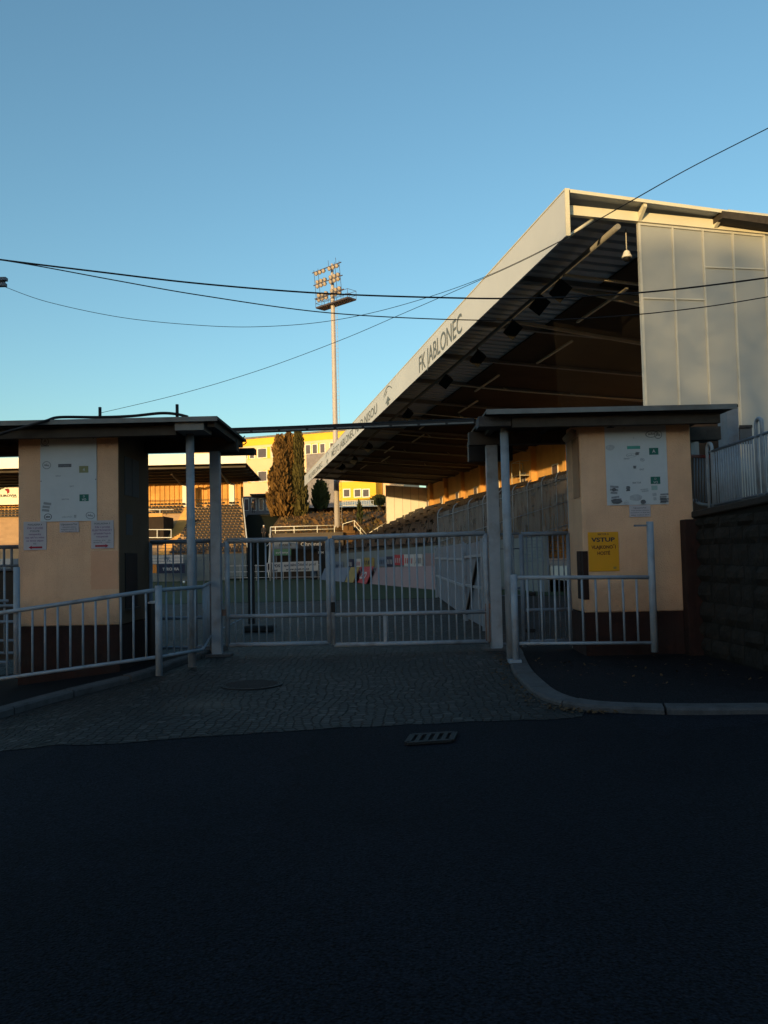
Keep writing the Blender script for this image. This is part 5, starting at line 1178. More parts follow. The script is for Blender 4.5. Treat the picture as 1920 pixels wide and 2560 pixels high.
# goal-like white post frame
t = thing('football_goal', at(676, 1452, PE - 3), 'white goal post frame seen through the left gate leaf', 'goal')
q = at(675, 1358, PE - 3)
tubeobj('upright', [(q.x, q.y, gzf(PE - 3)), q], .1, M['bannerw'], t)
tubeobj('arm', [q, at(664, 1367, PE - 2)], .06, M['bannerw'], t)
tubeobj('crossbar', [q, at(690, 1352, PE + 8)], .08, M['bannerw'], t)
# stalls/banners under the far retaining wall
def flat_banner(label, u0, u1, v0, v1, Y_, mm, tx=None, mt='bannerw', bold=.03, fh=.45):
    p0, p1 = at(u0, v1, Y_), at(u1, v1, Y_); p1.z = p0.z; hh = at(u0, v0, Y_).z - p0.z
    t = thing('banner', (p0 + p1) / 2, label, 'banner'); fr_, L_ = frame_of(p0, p1)
    MB().hexa([fr_.p(0, 0, -.05), fr_.p(L_, 0, -.05), fr_.p(L_, hh, -.05), fr_.p(0, hh, -.05)], [fr_.p(0, 0), fr_.p(L_, 0), fr_.p(L_, hh), fr_.p(0, hh)]).build('sheet', M[mm], t)
    if tx:
        for (s, y, h, wd_) in tx: text(fr_, s, L_ * .5, hh * y, hh * h, .02, wid=L_ * wd_, bold=bold).build('lettering', M[mt], t)
    return t
flat_banner('dark banner reading Chrones in old style letters below the far retaining wall', 746, 811, 1350, 1373, 96, 'bannerk', [('Chrones', .34, .42, .82)], fh=.5)
flat_banner('pale banner left of the Chrones banner below the far retaining wall', 683, 745, 1352, 1372, 96.5, 'bannerlb', [('PIVOVAR', .3, .3, .5)], mt='bannerk')
flat_banner('green banner below the pale one at the far retaining wall', 683, 728, 1373, 1389, 96.2, 'bannerg', [('svijany', .3, .35, .7)])
flat_banner('small black banner under the Chrones banner', 794, 811, 1374, 1391, 96, 'bannerk', [('1994', .4, .35, .8)])
flat_banner('white banner strip on the left stand front behind the bars', 380, 458, 1388, 1410, 97, 'bannerw', [('FK', .3, .5, .2)], mt='bannerlb')
t = flat_banner('dark blue banner with white lettering on the left stand front', 392, 462, 1410, 1434, 96.5, 'bannerb', [('TEROMIA', .3, .3, .6)])
flat_banner('small orange banner beside the dark blue one', 380, 391.5, 1411, 1433, 96.5, 'bannero')
flat_banner('blue and white board at the far left behind the pedestrian gate', 34, 44, 1398, 1410, 96, 'bannerlb')
flat_banner('white board at the far left behind the pedestrian gate', 0, 26, 1397, 1412, 96, 'bannerw')
p0 = at(776, 1452, PE + 2); p1 = at(792, 1422, PE + 2)
t = thing('cabinet', p0, 'dark box standing at the end of the white goal end fence', 'cabinet')
MB().box(p0.x, p1.x, PE + 2, PE + 2.8, gzf(PE + 2), p1.z).build('body', M['bannerk'], t, bevel=.05)
MB().box(p0.x + .05, p1.x - .05, PE + 1.97, PE + 1.995, gzf(PE + 2) + .2, p1.z - .15).build('door', M['paintd'], t)
# dark beer stall volume below retaining wall
p0 = at(690, 1452, 98); p1 = at(800, 1388, 98)
t = thing('market_stall', p0, 'dark open stall under the banners at the far end of the pitch', 'stall')
MB().box(p0.x, p1.x, 98, 99.4, gzf(98), gzf(98) + 1.0).build('counter', M['darkint'], t)
MB().box(p0.x, p1.x, 98.2, 98.25, gzf(98) + 1.1, at(700, 1374, 98).z).build('back_wall', M['darkint'], t)
for k in range(4):
    xx = p0.x + (p1.x - p0.x) * (k + .02) / 3.1; MB().box(xx, xx + .1, 97.95, 98.05, gzf(98), at(700, 1374, 98).z).build('post', M['paintd'], t)
# ------------------------------------------------------------------ far retaining wall, bank, stairs
YW = 100.0
wx0, wx1 = X(672, 1340, YW), X(858, 1340, YW)
wz = Z(760, 1336, YW)
t = thing('retaining_wall', (wx0, YW, -1.4), 'long sunlit concrete retaining wall at the far end of the pitch', 'wall')
MB().box(wx0, wx1, YW, YW + .5, -1.5, wz).build('core', M['conc'], t)
MB().box(wx0 - .05, wx1, YW - .06, YW + .55, wz, wz + .18).build('coping', M['conc'], t)
t = thing('railing', (wx0, YW + .2, wz), 'white two-rail railing on the far retaining wall', 'railing')
for dz in (1.0, .55): tubeobj('rail', [(wx0 + .2, YW + .2, wz + dz), (X(838, 1330, YW), YW + .2, wz + dz + .05)], .045, M['white'], t, 6)
for u in (676, 688, 735, 793, 836): tubeobj('post', [(X(u, 1330, YW), YW + .2, wz), (X(u, 1330, YW), YW + .2, wz + 1.0)], .05, M['white'], t, 6)
tubeobj('end_stay', [(wx0 + .2, YW + .2, wz + 1.0), (wx0 + .3, YW - 3, -1)], .06, M['white'], t, 6)
# stairs going up right of the mast
t = thing('steps', (X(880, 1340, YW), YW, 0), 'concrete steps with white handrails right of the floodlight mast', 'steps')
xs0 = X(858, 1340, YW)
mb = MB(); ns = 12
zs0 = gzf(YW); zs1 = wz + .9
for i in range(ns): mb.box(xs0, xs0 + .95 + (ns - i) * .24, YW - .2 + .1 * i, YW + 3, zs0 + (zs1 - zs0) * i / ns, zs0 + (zs1 - zs0) * (i + 1) / ns)
mb.build('flight', M['bank'], t)
tubeobj('handrail', [at(857, 1310, YW - .4), at(886, 1301, YW - .4), at(916, 1336, YW - .4)], .05, M['white'], t, 6)
tubeobj('handrail', [at(886, 1312, YW - .4), at(912, 1342, YW - .4)], .04, M['white'], t, 6)
for u, v0, v1 in ((857, 1310, 1325), (886, 1301, 1318), (901, 1320, 1338)): tubeobj('baluster', [at(u, v0, YW - .4), at(u, v1, YW - .4)], .045, M['white'], t, 6)
tubeobj('handrail', [at(918, 1336, YW + .5), at(968, 1304, YW + 2)], .05, M['white'], t, 6)
for u, v in ((920, 1334), (944, 1320), (955, 1314)): tubeobj('baluster', [at(u, v, YW + 1), at(u, v + 14, YW + 1)], .045, M['white'], t, 6)
MB().box(X(920, 1340, 101), X(1000, 1340, 101), 101, 102, gzf(101), Z(940, 1340, 101)).build('side_wall', M['wallgrey'], t)
# bank (hillside) behind the pitch end, path on top
def bank_z(x, y):
    t_ = min(1, max(0, (y - 101) / 13.0)); base = wz - .05
    top = Z(760, 1284, 114) 
    return base + (top - base) * (t_ ** .8) + .25 * noise.noise((x * .25, y * .25, 2)) * t_
mb = MB(); nx, ny = 70, 26; xs = [-60 + 100 * i / nx for i in range(nx + 1)]; ys = [YW + .5 + 30 * j / ny for j in range(ny + 1)]
mb.add([(x, y, bank_z(x, y)) for y in ys for x in xs], [(j * (nx + 1) + i, j * (nx + 1) + i + 1, (j + 1) * (nx + 1) + i + 1, (j + 1) * (nx + 1) + i) for j in range(ny) for i in range(nx) if (xs[i] > X(672, 1340, YW) - .8) or (xs[i] > X(612, 1340, 105) and ys[j] > 113) or ys[j] > 121])
hb = mb.build('bank', M['bank'], None, True); tag(hb, kind='structure')
# grass slope left of the retaining wall, tree shade put into its colour
p0 = at(612, 1352, 100); p1 = at(674, 1352, 100)
tag(MB().add([(p0.x - 2, 99, -1.4), (p1.x + .1, 99, -1.4), (p1.x + .1, 114, bank_z(p1.x, 114) + .1), (p0.x - 2, 114, bank_z(p0.x, 114) + .1)], [(0, 1, 2, 3)]).build('slope', mat('tree_shade_slope', (0.006, 0.009, 0.004), .95, .3, 1)), kind='structure')
sheet('terrain', [(-900, 131), (900, 131), (900, 2500), (-900, 2500)], 9.0, M['bank'], zfun=lambda x, y: 0.0)
# dry grass tufts on the bank
mb = MB()
for _ in range(900):
    x, y = rnd.uniform(-14, 4), rnd.uniform(101, 118); z = bank_z(x, y); h = rnd.uniform(.1, .5); w_ = rnd.uniform(.1, .35); an = rnd.uniform(0, 3.14)
    dx, dy = w_ * math.cos(an), w_ * math.sin(an)
    mb.add([(x - dx, y - dy, z), (x + dx, y + dy, z), (x + dx * .3 + rnd.uniform(-.1, .1), y, z + h)], [(0, 1, 2)])
tag(mb.build('dry_grass', M['bank']), 'dry brown grass tufts on the sunlit bank behind the pitch', 'grass', kind='stuff')
# ------------------------------------------------------------------ floodlight mast
YM = 104.0
mp0 = at(843, 1345, YM); mp1 = at(832, 735, YM); mp1.x = (mp0.x + at(832, 740, YM).x) / 2; mp0.x = mp1.x = at(837.5, 1040, YM).x
fm = thing('floodlight_mast', (mp0.x, YM, gzf(100)), 'tall floodlight mast with three rows of lamps and a maintenance platform', 'floodlight')
ztop = Z(815, 660, YM)
MB().tube([(mp0.x, YM, -1.4), (mp0.x, YM, 15), (mp0.x, YM, Z(834, 757, YM)), (mp0.x, YM, ztop)], [.36, .32, .26, .17], 14).build('pole', M['mast'], fm, True)
# ladder
mb = MB(); lx_ = mp0.x + .5
for dx in (-.14, .14): mb.tube([(lx_ + dx, YM - .1, 2.0), (lx_ + dx - .1, YM - .1, Z(834, 765, YM))], .02, 4)
for k in range(60): zz = 2.5 + k * (Z(834, 765, YM) - 3) / 60; mb.tube([(lx_ - .14, YM - .1, zz), (lx_ + .14, YM - .1, zz)], .015, 4)
mb.build('ladder', M['mast'], fm)
rd = V((.72, -.69, 0)).normalized(); rn = V((-.69, -.72, 0)).normalized()
zp = Z(834, 762, YM); cpt = V((mp0.x, YM, zp)) + rd * .55 + rn * 0.0
MB().obox(cpt, rd * 3.0, rn * .75, V((0, 0, .1))).build('platform', M['platform'], fm)
for hh in (.55, 1.1):
    q = [cpt + rd * a_ * 3.0 + rn * b_ * .75 + V((0, 0, hh)) for a_, b_ in ((-1, -1), (1, -1), (1, 1), (-1, 1), (-1, -1))]
    MB().tube(q, .03, 5).build('guard_rail', M['platform'], fm)
mb = MB()
for a_ in (-1, -.6, -.2, .2, .6, 1):
    for b_ in (-1, 1): mb.tube([cpt + rd * a_ * 3.0 + rn * b_ * .75, cpt + rd * a_ * 3.0 + rn * b_ * .75 + V((0, 0, 1.1))], .03, 5)
mb.build('guard_posts', M['platform'], fm)
lamp0 = None
for r_, (v_, offs) in enumerate(((671, ((-.28,),)), (703, ((-.3, .28),)), (737, ((-.3, .28),)))):
    zc_ = Z(806, v_, YM); cc = V((mp0.x - .5 + .13 * r_, YM, zc_)) + rn * .3
    MB().bar(cc - rd * 2.75, cc + rd * 2.75, .1, .1).build('crossbeam', M['platform'], fm)
    for k in range(7):
        if k == 3: continue
        for dz in offs[0]:
            pc = cc + rd * ((k - 3) * .70 + (.14 if k < 3 else -.14)) + V((0, 0, dz))
            ax = (rn + V((0, 0, -.45))).normalized()
            if lamp0 is None:
                lo = MB().lathe(pc, [(.08, -.3), (.18, -.22), (.27, .05), (.285, .1)], 12, ax).build('lamp', M['housing'], fm, True)
                MB().lathe(pc + ax * .102, [(.25, 0), (.18, .03), (.01, .04)], 12, ax).build('lens', M['lens'], lo, True)
                lamp0 = (lo, pc)
            else:
                c_ = copy_tree(lamp0[0], fm); c_.location = pc - lamp0[1]
mb = MB()
for k in (-2.4, -1.6, 1.6, 2.4): mb.tube([V((mp0.x - .5, YM, Z(806, 666, YM))) + rd * k + rn * .35, V((mp0.x - .24, YM, Z(806, 742, YM))) + rd * k + rn * .35], .03, 4)
for k in (.4, 1.8): mb.tube([V((mp0.x - .5, YM, Z(806, 671, YM))) + rd * k + rn * .3, V((mp0.x - .55, YM, Z(806, 655, YM))) + rd * k + rn * .3], .025, 4)
mb.build('hanger_rods', M['platform'], fm)
# ------------------------------------------------------------------ left stand
YL = 105.0
xe = X(615, 1160, YL)
ls = thing('grandstand', (-30, YL, 0), 'sunlit covered grandstand at the far left with dark seats and a cream roof fascia', 'grandstand')
zfb, zft = Z(500, 1160.5, YL), Z(500, 1134, YL)
YBK = 119.0; XL = -75.0
MB().box(XL, xe, YL, YL + .2, zfb, zft).build('fascia', M['white'], ls)
MB().hexa([(XL, YL + .2, zfb + .1), (xe - .2, YL + .2, zfb + .1), (xe - .2, YBK, zfb - 1.0), (XL, YBK, zfb - 1.0)], [(XL, YL + .2, zfb + .3), (xe - .2, YL + .2, zfb + .3), (xe - .2, YBK, zfb - .8), (XL, YBK, zfb - .8)]).build('roof', M['darkint'], ls)
for k in range(6):
    yy = YL + 1.5 + k * 2.2
    MB().box(XL, xe - .3, yy, yy + .15, zfb - .25 - .078 * (yy - YL), zfb - .0 - .078 * (yy - YL)).build('purlin', M['conc'], ls)
# ribbed back wall
mb = MB(); x = XL
zwt = zfb - 1.05
xew = X(598, 1230, YBK)
zwb = Z(500, 1262, YBK) - 1.0
while x < xew:
    mb.add([(x, YBK, zwb), (x + .42, YBK, zwb), (x + .5, YBK + .14, zwb), (x + .62, YBK + .14, zwb), (x + .7, YBK, zwb), (x, YBK, zwt), (x + .42, YBK, zwt), (x + .5, YBK + .14, zwt), (x + .62, YBK + .14, zwt), (x + .7, YBK, zwt)], [(i, i + 1, i + 6, i + 5) for i in range(4)]); x += .7
bwl = mb.build('back_wall', M['backwall'], ls)
# pillars
for u in (-60, 462, 579):
    xx = X(u, 1230, 116.0)
    MB().box(xx - .35, xx + .35, 116.0, 116.6, Z(500, 1300, 110), Z(500, 1211, 116)).build('pillar', M['white'], ls)
    MB().tube([(xx, 116.2, Z(500, 1211, 116)), (xx - .1, 114, zfb - 1.6), (xx - .3, 110, zfb - .6)], .18, 6).build('pillar_arm', M['conc'], ls)
# rear balustrade
MB().tube([(XL, YBK - .9, Z(500, 1248, YBK)), (xew, YBK - .9, Z(600, 1248, YBK))], .04, 5).build('rear_rail', M['conc'], ls)
# tiers: 19 rows
NRL = 19; yt0, yt1 = 100.0, 115.2
ztr = lambda i: Z(500, 1388 - (1388 - 1266) * i / (NRL - 1), yt0 + (yt1 - yt0) * i / (NRL - 1))
mb = MB(); trd = (yt1 - yt0) / (NRL - 1)
xst0, xst1 = X(430, 1300, 108), X(458, 1300, 108)
def xedge(i): return X(605 + 10.6 * (1 - i / (NRL - 1)), 1300, yt0 + trd * i)
for i in range(NRL):
    y = yt0 + trd * i; z = ztr(i)
    mb.box(XL, xedge(i), y, y + trd, z - .8, z)
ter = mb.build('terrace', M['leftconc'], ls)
MB().box(XL, xedge(0), yt0 - .25, yt0 - .02, -1.6, ztr(0) + .1).build('front_wall', M['wallgrey'], ls)
mb = MB()
for i in range(NRL - 1):
    for h_ in (0, 1):
        y = yt0 + trd * (i + h_ / 2); z0_ = ztr(i); z1_ = ztr(i + 1)
        mb.box(xst0, xst1, y + trd / 2 - .02, y + trd + .01, z0_ - .5, z0_ + (z1_ - z0_) * (h_ + 1) / 2 + .05)
mb.build('stair', M['backwall'], ls)
q0, q1 = V((xedge(0) + .1, yt0, ztr(0) + .9)), V((xedge(NRL - 1) + .1, yt1, ztr(NRL - 1) + .9))
MB().bar(q0, q1, .12, .35).build('side_rail', M['white'], ls)
MB().hexa([V((q0.x - .05, q0.y, -1.6)), V((q0.x + .05, q0.y, -1.6)), V((q1.x + .05, q1.y, -1.6)), V((q1.x - .05, q1.y, -1.6))], [q0 + V((-.05, 0, -.1)), q0 + V((.05, 0, -.1)), q1 + V((.05, 0, -.1)), q1 + V((-.05, 0, -.1))]).build('side_wall', M['darkint'], ls)
seat_me2, seat_mb2 = seat_mesh('seat', M['seat'], .27)
pl = []; pl2 = []
for i in range(NRL - 1, -1, -1):
    y = yt0 + trd * i + .4; z = ztr(i) + .33
    x = xst1 + .3
    while x < xedge(i) - .4: (pl if rnd.random() < .97 else []).append((V((x, y, z)), 0.0)); x += .5
    if i >= NRL - 4:
        x = xst0 - .4
        while x > X(370, 1300, y): pl.append((V((x, y, z)), 0.0)); x -= .5
        x = X(50, 1300, y)
        while x > X(-8, 1300, y): pl2.append((V((x, y, z)), 0.0)); x -= .5
seats(ls, pl + pl2, M['seat'], seat_me2, seat_mb2)
# press box with rails in the left block
bxm = MB().box(X(366, 1320, 106), xst0 - .05, 104.0, 108.9, ztr(0) - .2, Z(400, 1292, 105)).build('press_box', M['darkint'], ls)
MB().box(X(366, 1320, 104), xst0 - .1, 103.8, 103.98, Z(400, 1292, 104), Z(400, 1283, 104)).build('canopy', M['backwall'], bxm)
mb = MB()
for v_ in (1324, 1344): mb.tube([at(360, v_, 103.6), at(429, v_, 103.6)], .05, 5)
for u in (393, 428): mb.tube([at(u, 1324, 103.6), at(u, 1345, 103.6)], .05, 5)
mb.tube([at(360, 1274, 112.3), at(434, 1274, 112.3)], .05, 5).tube([at(400, 1274, 112.3), at(400, 1286, 112.3)], .05, 5)
mb.build('rail', M['white'], bxm)
# sponsor board high on the stand, left of the booth
p0, p1 = at(-40, 1263, 117.5), at(48, 1262, 117.5); p1.z = p0.z; hh = at(-40, 1209, 117.5).z - p0.z
t = thing('sponsor_board', (p0 + p1) / 2, 'cream sponsor board reading EUROVIA on the back of the left stand', 'sign'); fr_, L_ = frame_of(p0, p1)
rect(fr_, 0, L_, 0, hh, 0.0).build('panel', M['white'], t)
k_ = L_ / 88.0
text(fr_, 'EUROVIA', k_ * 60, hh * .36, hh * .115, .05, wid=k_ * 44, bold=.02).build('lettering', M['bannerk'], t)
rect(fr_, k_ * 70, k_ * 82, hh * .31, hh * .325, .05).build('underline', M['bannerk'], t)
poly(fr_, [(k_ * (40 + 12), hh * .68), (k_ * 56, hh * .72), (k_ * 63.5, hh * .7), (k_ * 63.5, hh * .56), (k_ * 58, hh * .5), (k_ * 57.5, hh * .62)], .05).build('logo', M['bannerr'], t)
poly(fr_, [(k_ * 52, hh * .70), (k_ * 63.5, hh * .715), (k_ * 62, hh * .74), (k_ * 54, hh * .735)], .052).build('logo', M['bannerk'], t)
# ------------------------------------------------------------------ yellow school-like building, trees
p0, p1 = at(470, 1270, 164), at(1010, 1250, 146)
p0.z = p1.z = 0
bd_ = (p1 - p0).normalized(); bn = V((bd_.y, -bd_.x, 0))
zr_l = at(555, 1103, 161).z
yb = thing('school_building', (p0 + p1) / 2, 'long yellow and cream building with rows of windows behind the trees', 'building')
LB = (p1 - p0).length
def BP(s, z, off=0.0): return p0 + bd_ * s + bn * off + V((0, 0, z))
def s_at(u, v, off=0.0):
    h_ = hit(u, v, p0 + bn * off, bn); return (h_ - p0).dot(bd_), h_.z
_, z_roof = s_at(700, 1091); _, z_u1 = s_at(622, 1147); _, z_u0 = s_at(622, 1124); _, z_l0 = s_at(630, 1180); _, z_l1 = s_at(630, 1205)
def bslab(s0, s1, z0, z1, o0, o1, name, m, par=yb): return MB().hexa([BP(s0, z0, o0), BP(s1, z0, o0), BP(s1, z0, o1), BP(s0, z0, o1)], [BP(s0, z1, o0), BP(s1, z1, o0), BP(s1, z1, o1), BP(s0, z1, o1)]).build(name, m, par)
bslab(0, LB, 0, z_roof, -8, 0, 'wall', M['cream'])
bslab(-.2, LB + .2, z_roof, z_roof + .35, -8, .25, 'roof', M['roofedge'])
bslab(0, LB, z_roof - 1.35, z_roof - .05, 0, .06, 'parapet_band', M['yel'])
bslab(0, LB, z_u1 - .25, z_u0 + .25, 0.0, .05, 'window_band', M['cream'])
bslab(0, LB, z_l1 - .2, z_l0 + .25, 0.0, .05, 'window_band', M['cream'])
wu = [546, 563, 582, 606.5, 624.5, 645, 655, 681, 700, 722, 739, 765, 782, 801, 826, 845, 863]
for j, u in enumerate(wu):
    for row, (za, zb2) in enumerate(((z_u1, z_u0), (z_l1, z_l0))):
        if row == 1 and u in (546, 563, 582): u2 = u + 25
        else: u2 = u
        s = s_at(u2 + 6, 1140)[0]
        wf = bslab(s - .62, s + .62, za - .05, zb2 + .05, .05, .10, 'window', M['winframe'])
        bslab(s - .45, s + .45, za + .08, zb2 - .08, .10, .11, 'pane', M['glass'], wf)
        if j % 3 != 1:
            bslab(s + .68, s + 1.3, za - .2, zb2 + .2, .05, .075, 'yellow_panel', M['yel'])
# lower right wing
s0, zt__ = s_at(905, 1210, 3); s1, _ = s_at(940, 1213, 3)
s0 = s_at(836, 1230, 3)[0]; zwa = s_at(900, 1214, 3)[1]; zwb_ = s_at(900, 1258, 3)[1]
bslab(s0, s_at(940, 1230, 3)[0], zwb_ - 1, zwa + .8, 0, 3.0, 'wing', M['yel'])
for u in (862, 889, 910):
    s = s_at(u + 5, 1235, 3)[0]
    wf = bslab(s - .75, s + .75, s_at(u, 1244, 3)[1], s_at(u, 1222, 3)[1], 3.0, 3.05, 'window', M['winframe'])
    bslab(s - .55, s + .55, s_at(u, 1243, 3)[1] + .1, s_at(u, 1223, 3)[1] - .1, 3.05, 3.06, 'pane', M['glass'], wf)
bslab(s0, s_at(945, 1230, 3.1)[0], zwb_ - 1, zwb_ + .35, 3.0, 3.15, 'base_band', M['white'])
# grey part
bslab(s_at(766, 1160, 2)[0], s_at(836, 1160, 2)[0], 0, s_at(790, 1134, 2)[1], 0, 2, 'stair_block', M['lilac'])
# entrance kiosk with canopy behind the standing person
k0, k1 = at(608, 1282, 128), at(700, 1282, 128); kz = at(650, 1240, 128).z
t = thing('kiosk', (k0.x, 128, k0.z), 'low grey glazed kiosk with a thin canopy behind the standing person', 'building')
MB().box(k0.x, k1.x, 128, 132, k0.z - 3, kz).build('wall', mat('kiosk_grey', (.14, .14, .16), .6, .2, 1), t)
MB().box(at(626, 1235, 127).x, at(700, 1235, 127).x, 126.5, 132, kz, kz + .25).build('canopy', M['timber'], t)
for i in range(5):
    xx = k0.x + (k1.x - k0.x) * (i + .15) / 5
    f_ = MB().box(xx, xx + .75, 127.94, 127.99, k0.z + .3, kz - .35).build('window', M['winframe'], t)
    MB().box(xx + .08, xx + .67, 127.91, 127.94, k0.z + .4, kz - .45).build('pane', M['glass'], f_)
def conifer(label, u, vt, vb, Y_, wpx, m, seed, dens=2600, name='conifer_tree', cat='tree', shape=0):
    rr_ = random.Random(seed)
    b = at(u, vb, Y_); tpt = at(u, vt, Y_); H_ = tpt.z - b.z; RW = wpx / 2 / F_PX * Y_
    t = thing(name, b, label, cat)
    MB().tube([b - V((0, 0, .8)), b + V((0, 0, H_ * .4)), b + V((0, 0, H_ * .9))], [.28, .2, .05], 8).build('trunk', M['bark'], t, True)
    mb = MB()
    def rad(h): 
        if shape: return RW * (.75 + .3 * math.sin(h * 2.6)) * (1 if h < .8 else max(.05, (1 - h) / .2) ** .6)
        return RW * min(1.0, .72 + h * 1.4) * (1 - h) ** .42 * 1.08
    ncl = 90
    cl = [(rr_.random() ** .9, rr_.uniform(0, 2 * math.pi), rr_.uniform(.62, 1.06)) for _ in range(ncl)]
    lob = [(rr_.uniform(0, 6.28), rr_.uniform(.05, .9), rr_.uniform(-.34, .3)) for _ in range(22)]
    def wob(h, an): return 1 + sum(k_ * math.exp(-((h - h0) / .10) ** 2) * max(0, math.cos(an - a0)) for a0, h0, k_ in lob)
    for _ in range(dens):
        h, an, rk = cl[rr_.randrange(ncl)] if rr_.random() < .75 else (rr_.random(), rr_.uniform(0, 6.28), rr_.uniform(.3, 1))
        h = min(.995, max(.0, h + rr_.gauss(0, .03))); an += rr_.gauss(0, .22); rk = rk * rr_.uniform(.82, 1.06)
        rad_ = rad(h) * rk * wob(h, an)
        c = b + V((math.cos(an) * rad_, math.sin(an) * rad_, h * H_))
        s_ = rr_.uniform(.14, .42) * (1 - .3 * h)
        out = V((math.cos(an) * .45, math.sin(an) * .45, .9)).normalized()
        side = out.cross(V((rr_.uniform(-1, 1), rr_.uniform(-1, 1), rr_.uniform(-.4, .4)))).normalized()
        mb.add([c - side * s_ * .55, c + side * s_ * .55, c + side * s_ * .2 + out * s_ * 1.9, c - side * s_ * .25 + out * s_ * 1.6], [(0, 1, 2, 3)])
    # dark core keeps the sky from showing through everywhere
    prof = [(max(.02, rad(h) * .55), h * H_) for h in [k / 9 for k in range(10)]]
    mb.lathe(b, prof, 10)
    mb.build('crown', m, t)
    return t
conifer('rusty brown conifer, leftmost of the tall trio before the yellow building', 703, 1091, 1290, 112, 64, M['leafg'], 3, 5200)
conifer('middle conifer of the tall trio, grown into its rusty left neighbour', 726, 1086, 1288, 113, 56, M['leafg'], 21, 4600)
conifer('tallest greener conifer, rightmost and slenderest of the tall trio', 749, 1077, 1290, 112.5, 46, M['leafg2'], 5, 4500)
conifer('rounded evergreen shrub in shade right of the tall conifers', 801, 1205, 1272, 118, 40, M['leafd'], 8, 1800, 'evergreen_shrub', 'shrub', 1)
conifer('low clipped green bush by the yellow wing at the top of the bank', 948, 1243, 1263, 122, 32, M['leafd'], 12, 700, 'green_bush', 'shrub', 1)
conifer('dark thin sapling standing on the bank right of the mast', 900, 1255, 1308, 105, 7, M['leafd'], 14, 130, 'sapling', 'shrub', 1)
# fence along the top of the bank
t = thing('fence_railing', at(860, 1262, 121), 'low pale slatted fence at the top of the bank below the yellow wing', 'fence')
for v_ in (1253, 1264): tubeobj('rail', [at(845, v_, 121), at(935, v_ - 2, 121)], .05, M['white'], t, 5)
for i in range(16): tubeobj('slat', [at(846 + i * 5.8, 1265, 121), at(846 + i * 5.8, 1252, 121)], .035, M['white'], t, 4)
# ------------------------------------------------------------------ people (far away)
def person(label, u, vfeet, hgt, Y_, cap, face):
    b = at(u, vfeet, Y_); t = thing('person', b, label, 'person'); k = hgt / 1.75
    me = bpy.data.meshes.new('body')
    J = {'pel': (0, 0, .95), 'sp': (0, .01, 1.15), 'ch': (0, 0, 1.38), 'nk': (0, 0, 1.5), 'hd': (0, -.01, 1.6), 'ht': (0, 0, 1.72),
         'hl': (-.1, 0, .9), 'kl': (-.11, -.02, .5), 'al': (-.12, .02, .08), 'tl': (-.13, -.13, .03), 'hr': (.1, 0, .9), 'kr': (.12, -.01, .5), 'ar': (.14, .03, .08), 'tr': (.16, -.12, .03),
         'sl': (-.2, 0, 1.42), 'el': (-.26, .03, 1.14), 'wl': (-.22, -.1, .92), 'fl': (-.2, -.14, .83), 'sr': (.2, 0, 1.42), 'er': (.26, .03, 1.14), 'wr': (.22, -.1, .92), 'fr': (.2, -.14, .83)}
    rad = {'pel': .15, 'sp': .13, 'ch': .16, 'nk': .06, 'hd': .1, 'ht': .07, 'hl': .1, 'kl': .07, 'al': .05, 'tl': .04, 'hr': .1, 'kr': .07, 'ar': .05, 'tr': .04, 'sl': .075, 'el': .052, 'wl': .036, 'fl': .035, 'sr': .075, 'er': .052, 'wr': .036, 'fr': .035}
    keys = list(J); idx = {n_: i for i, n_ in enumerate(keys)}
    E = [('pel', 'sp'), ('sp', 'ch'), ('ch', 'nk'), ('nk', 'hd'), ('hd', 'ht'), ('pel', 'hl'), ('hl', 'kl'), ('kl', 'al'), ('al', 'tl'), ('pel', 'hr'), ('hr', 'kr'), ('kr', 'ar'), ('ar', 'tr'), ('ch', 'sl'), ('sl', 'el'), ('el', 'wl'), ('wl', 'fl'), ('ch', 'sr'), ('sr', 'er'), ('er', 'wr'), ('wr', 'fr')]
    me.from_pydata([tuple(V(J[n_]) * k) for n_ in keys], [(idx[a], idx[b_]) for a, b_ in E], [])
    o = bpy.data.objects.new('body', me); COL.objects.link(o)
    md = o.modifiers.new('s', 'SKIN'); o.modifiers.new('ss', 'SUBSURF').levels = 2
    for i, n_ in enumerate(keys):
        sv = me.skin_vertices[0].data[i]; sv.radius = (rad[n_] * k, rad[n_] * k * (.75 if n_ in ('ch', 'sp', 'pel') else 1)); sv.use_root = n_ == 'pel'
    dg = bpy.context.evaluated_depsgraph_get(); dg.update()
    nm = bpy.data.meshes.new_from_object(o.evaluated_get(dg)); bpy.data.objects.remove(o)
    nm.materials.clear(); nm.materials.append(M['cloth']); nm.materials.append(M['skin'])
    for p_ in nm.polygons:
        p_.use_smooth = True; c = p_.center / k
        p_.material_index = 1 if (c.z > 1.49 or (abs(c.x) > .15 and c.z < .9 and c.y < -.06 and c.z > .7)) else 0
    bo = bpy.data.objects.new('body', nm); COL.objects.link(bo); bo.parent = t
    mb = MB().lathe(b + V((0, .01, 1.63 * k)), [(.112 * k, 0), (.118 * k, .05 * k), (.09 * k, .11 * k), (.02 * k, .14 * k)], 14)
    if cap: mb.box(b.x - .07 * k, b.x + .07 * k, b.y - .2 * k, b.y - .05 * k, b.z + 1.64 * k, b.z + 1.66 * k)
    mb.build('cap' if cap else 'hair', M['hairw'] if cap else M['cloth'], t, True)
    return t
pz_ = bank_z(at(633, 1283, 118).x, 118)
person('person in dark clothes standing before the grey kiosk at the top of the bank', 633, 1283, 1.78, 118, False, 1)
person('person in dark clothes with a white cap on the dark slope beside the railing', 660, 1350, 1.8, 100.5, True, 1)
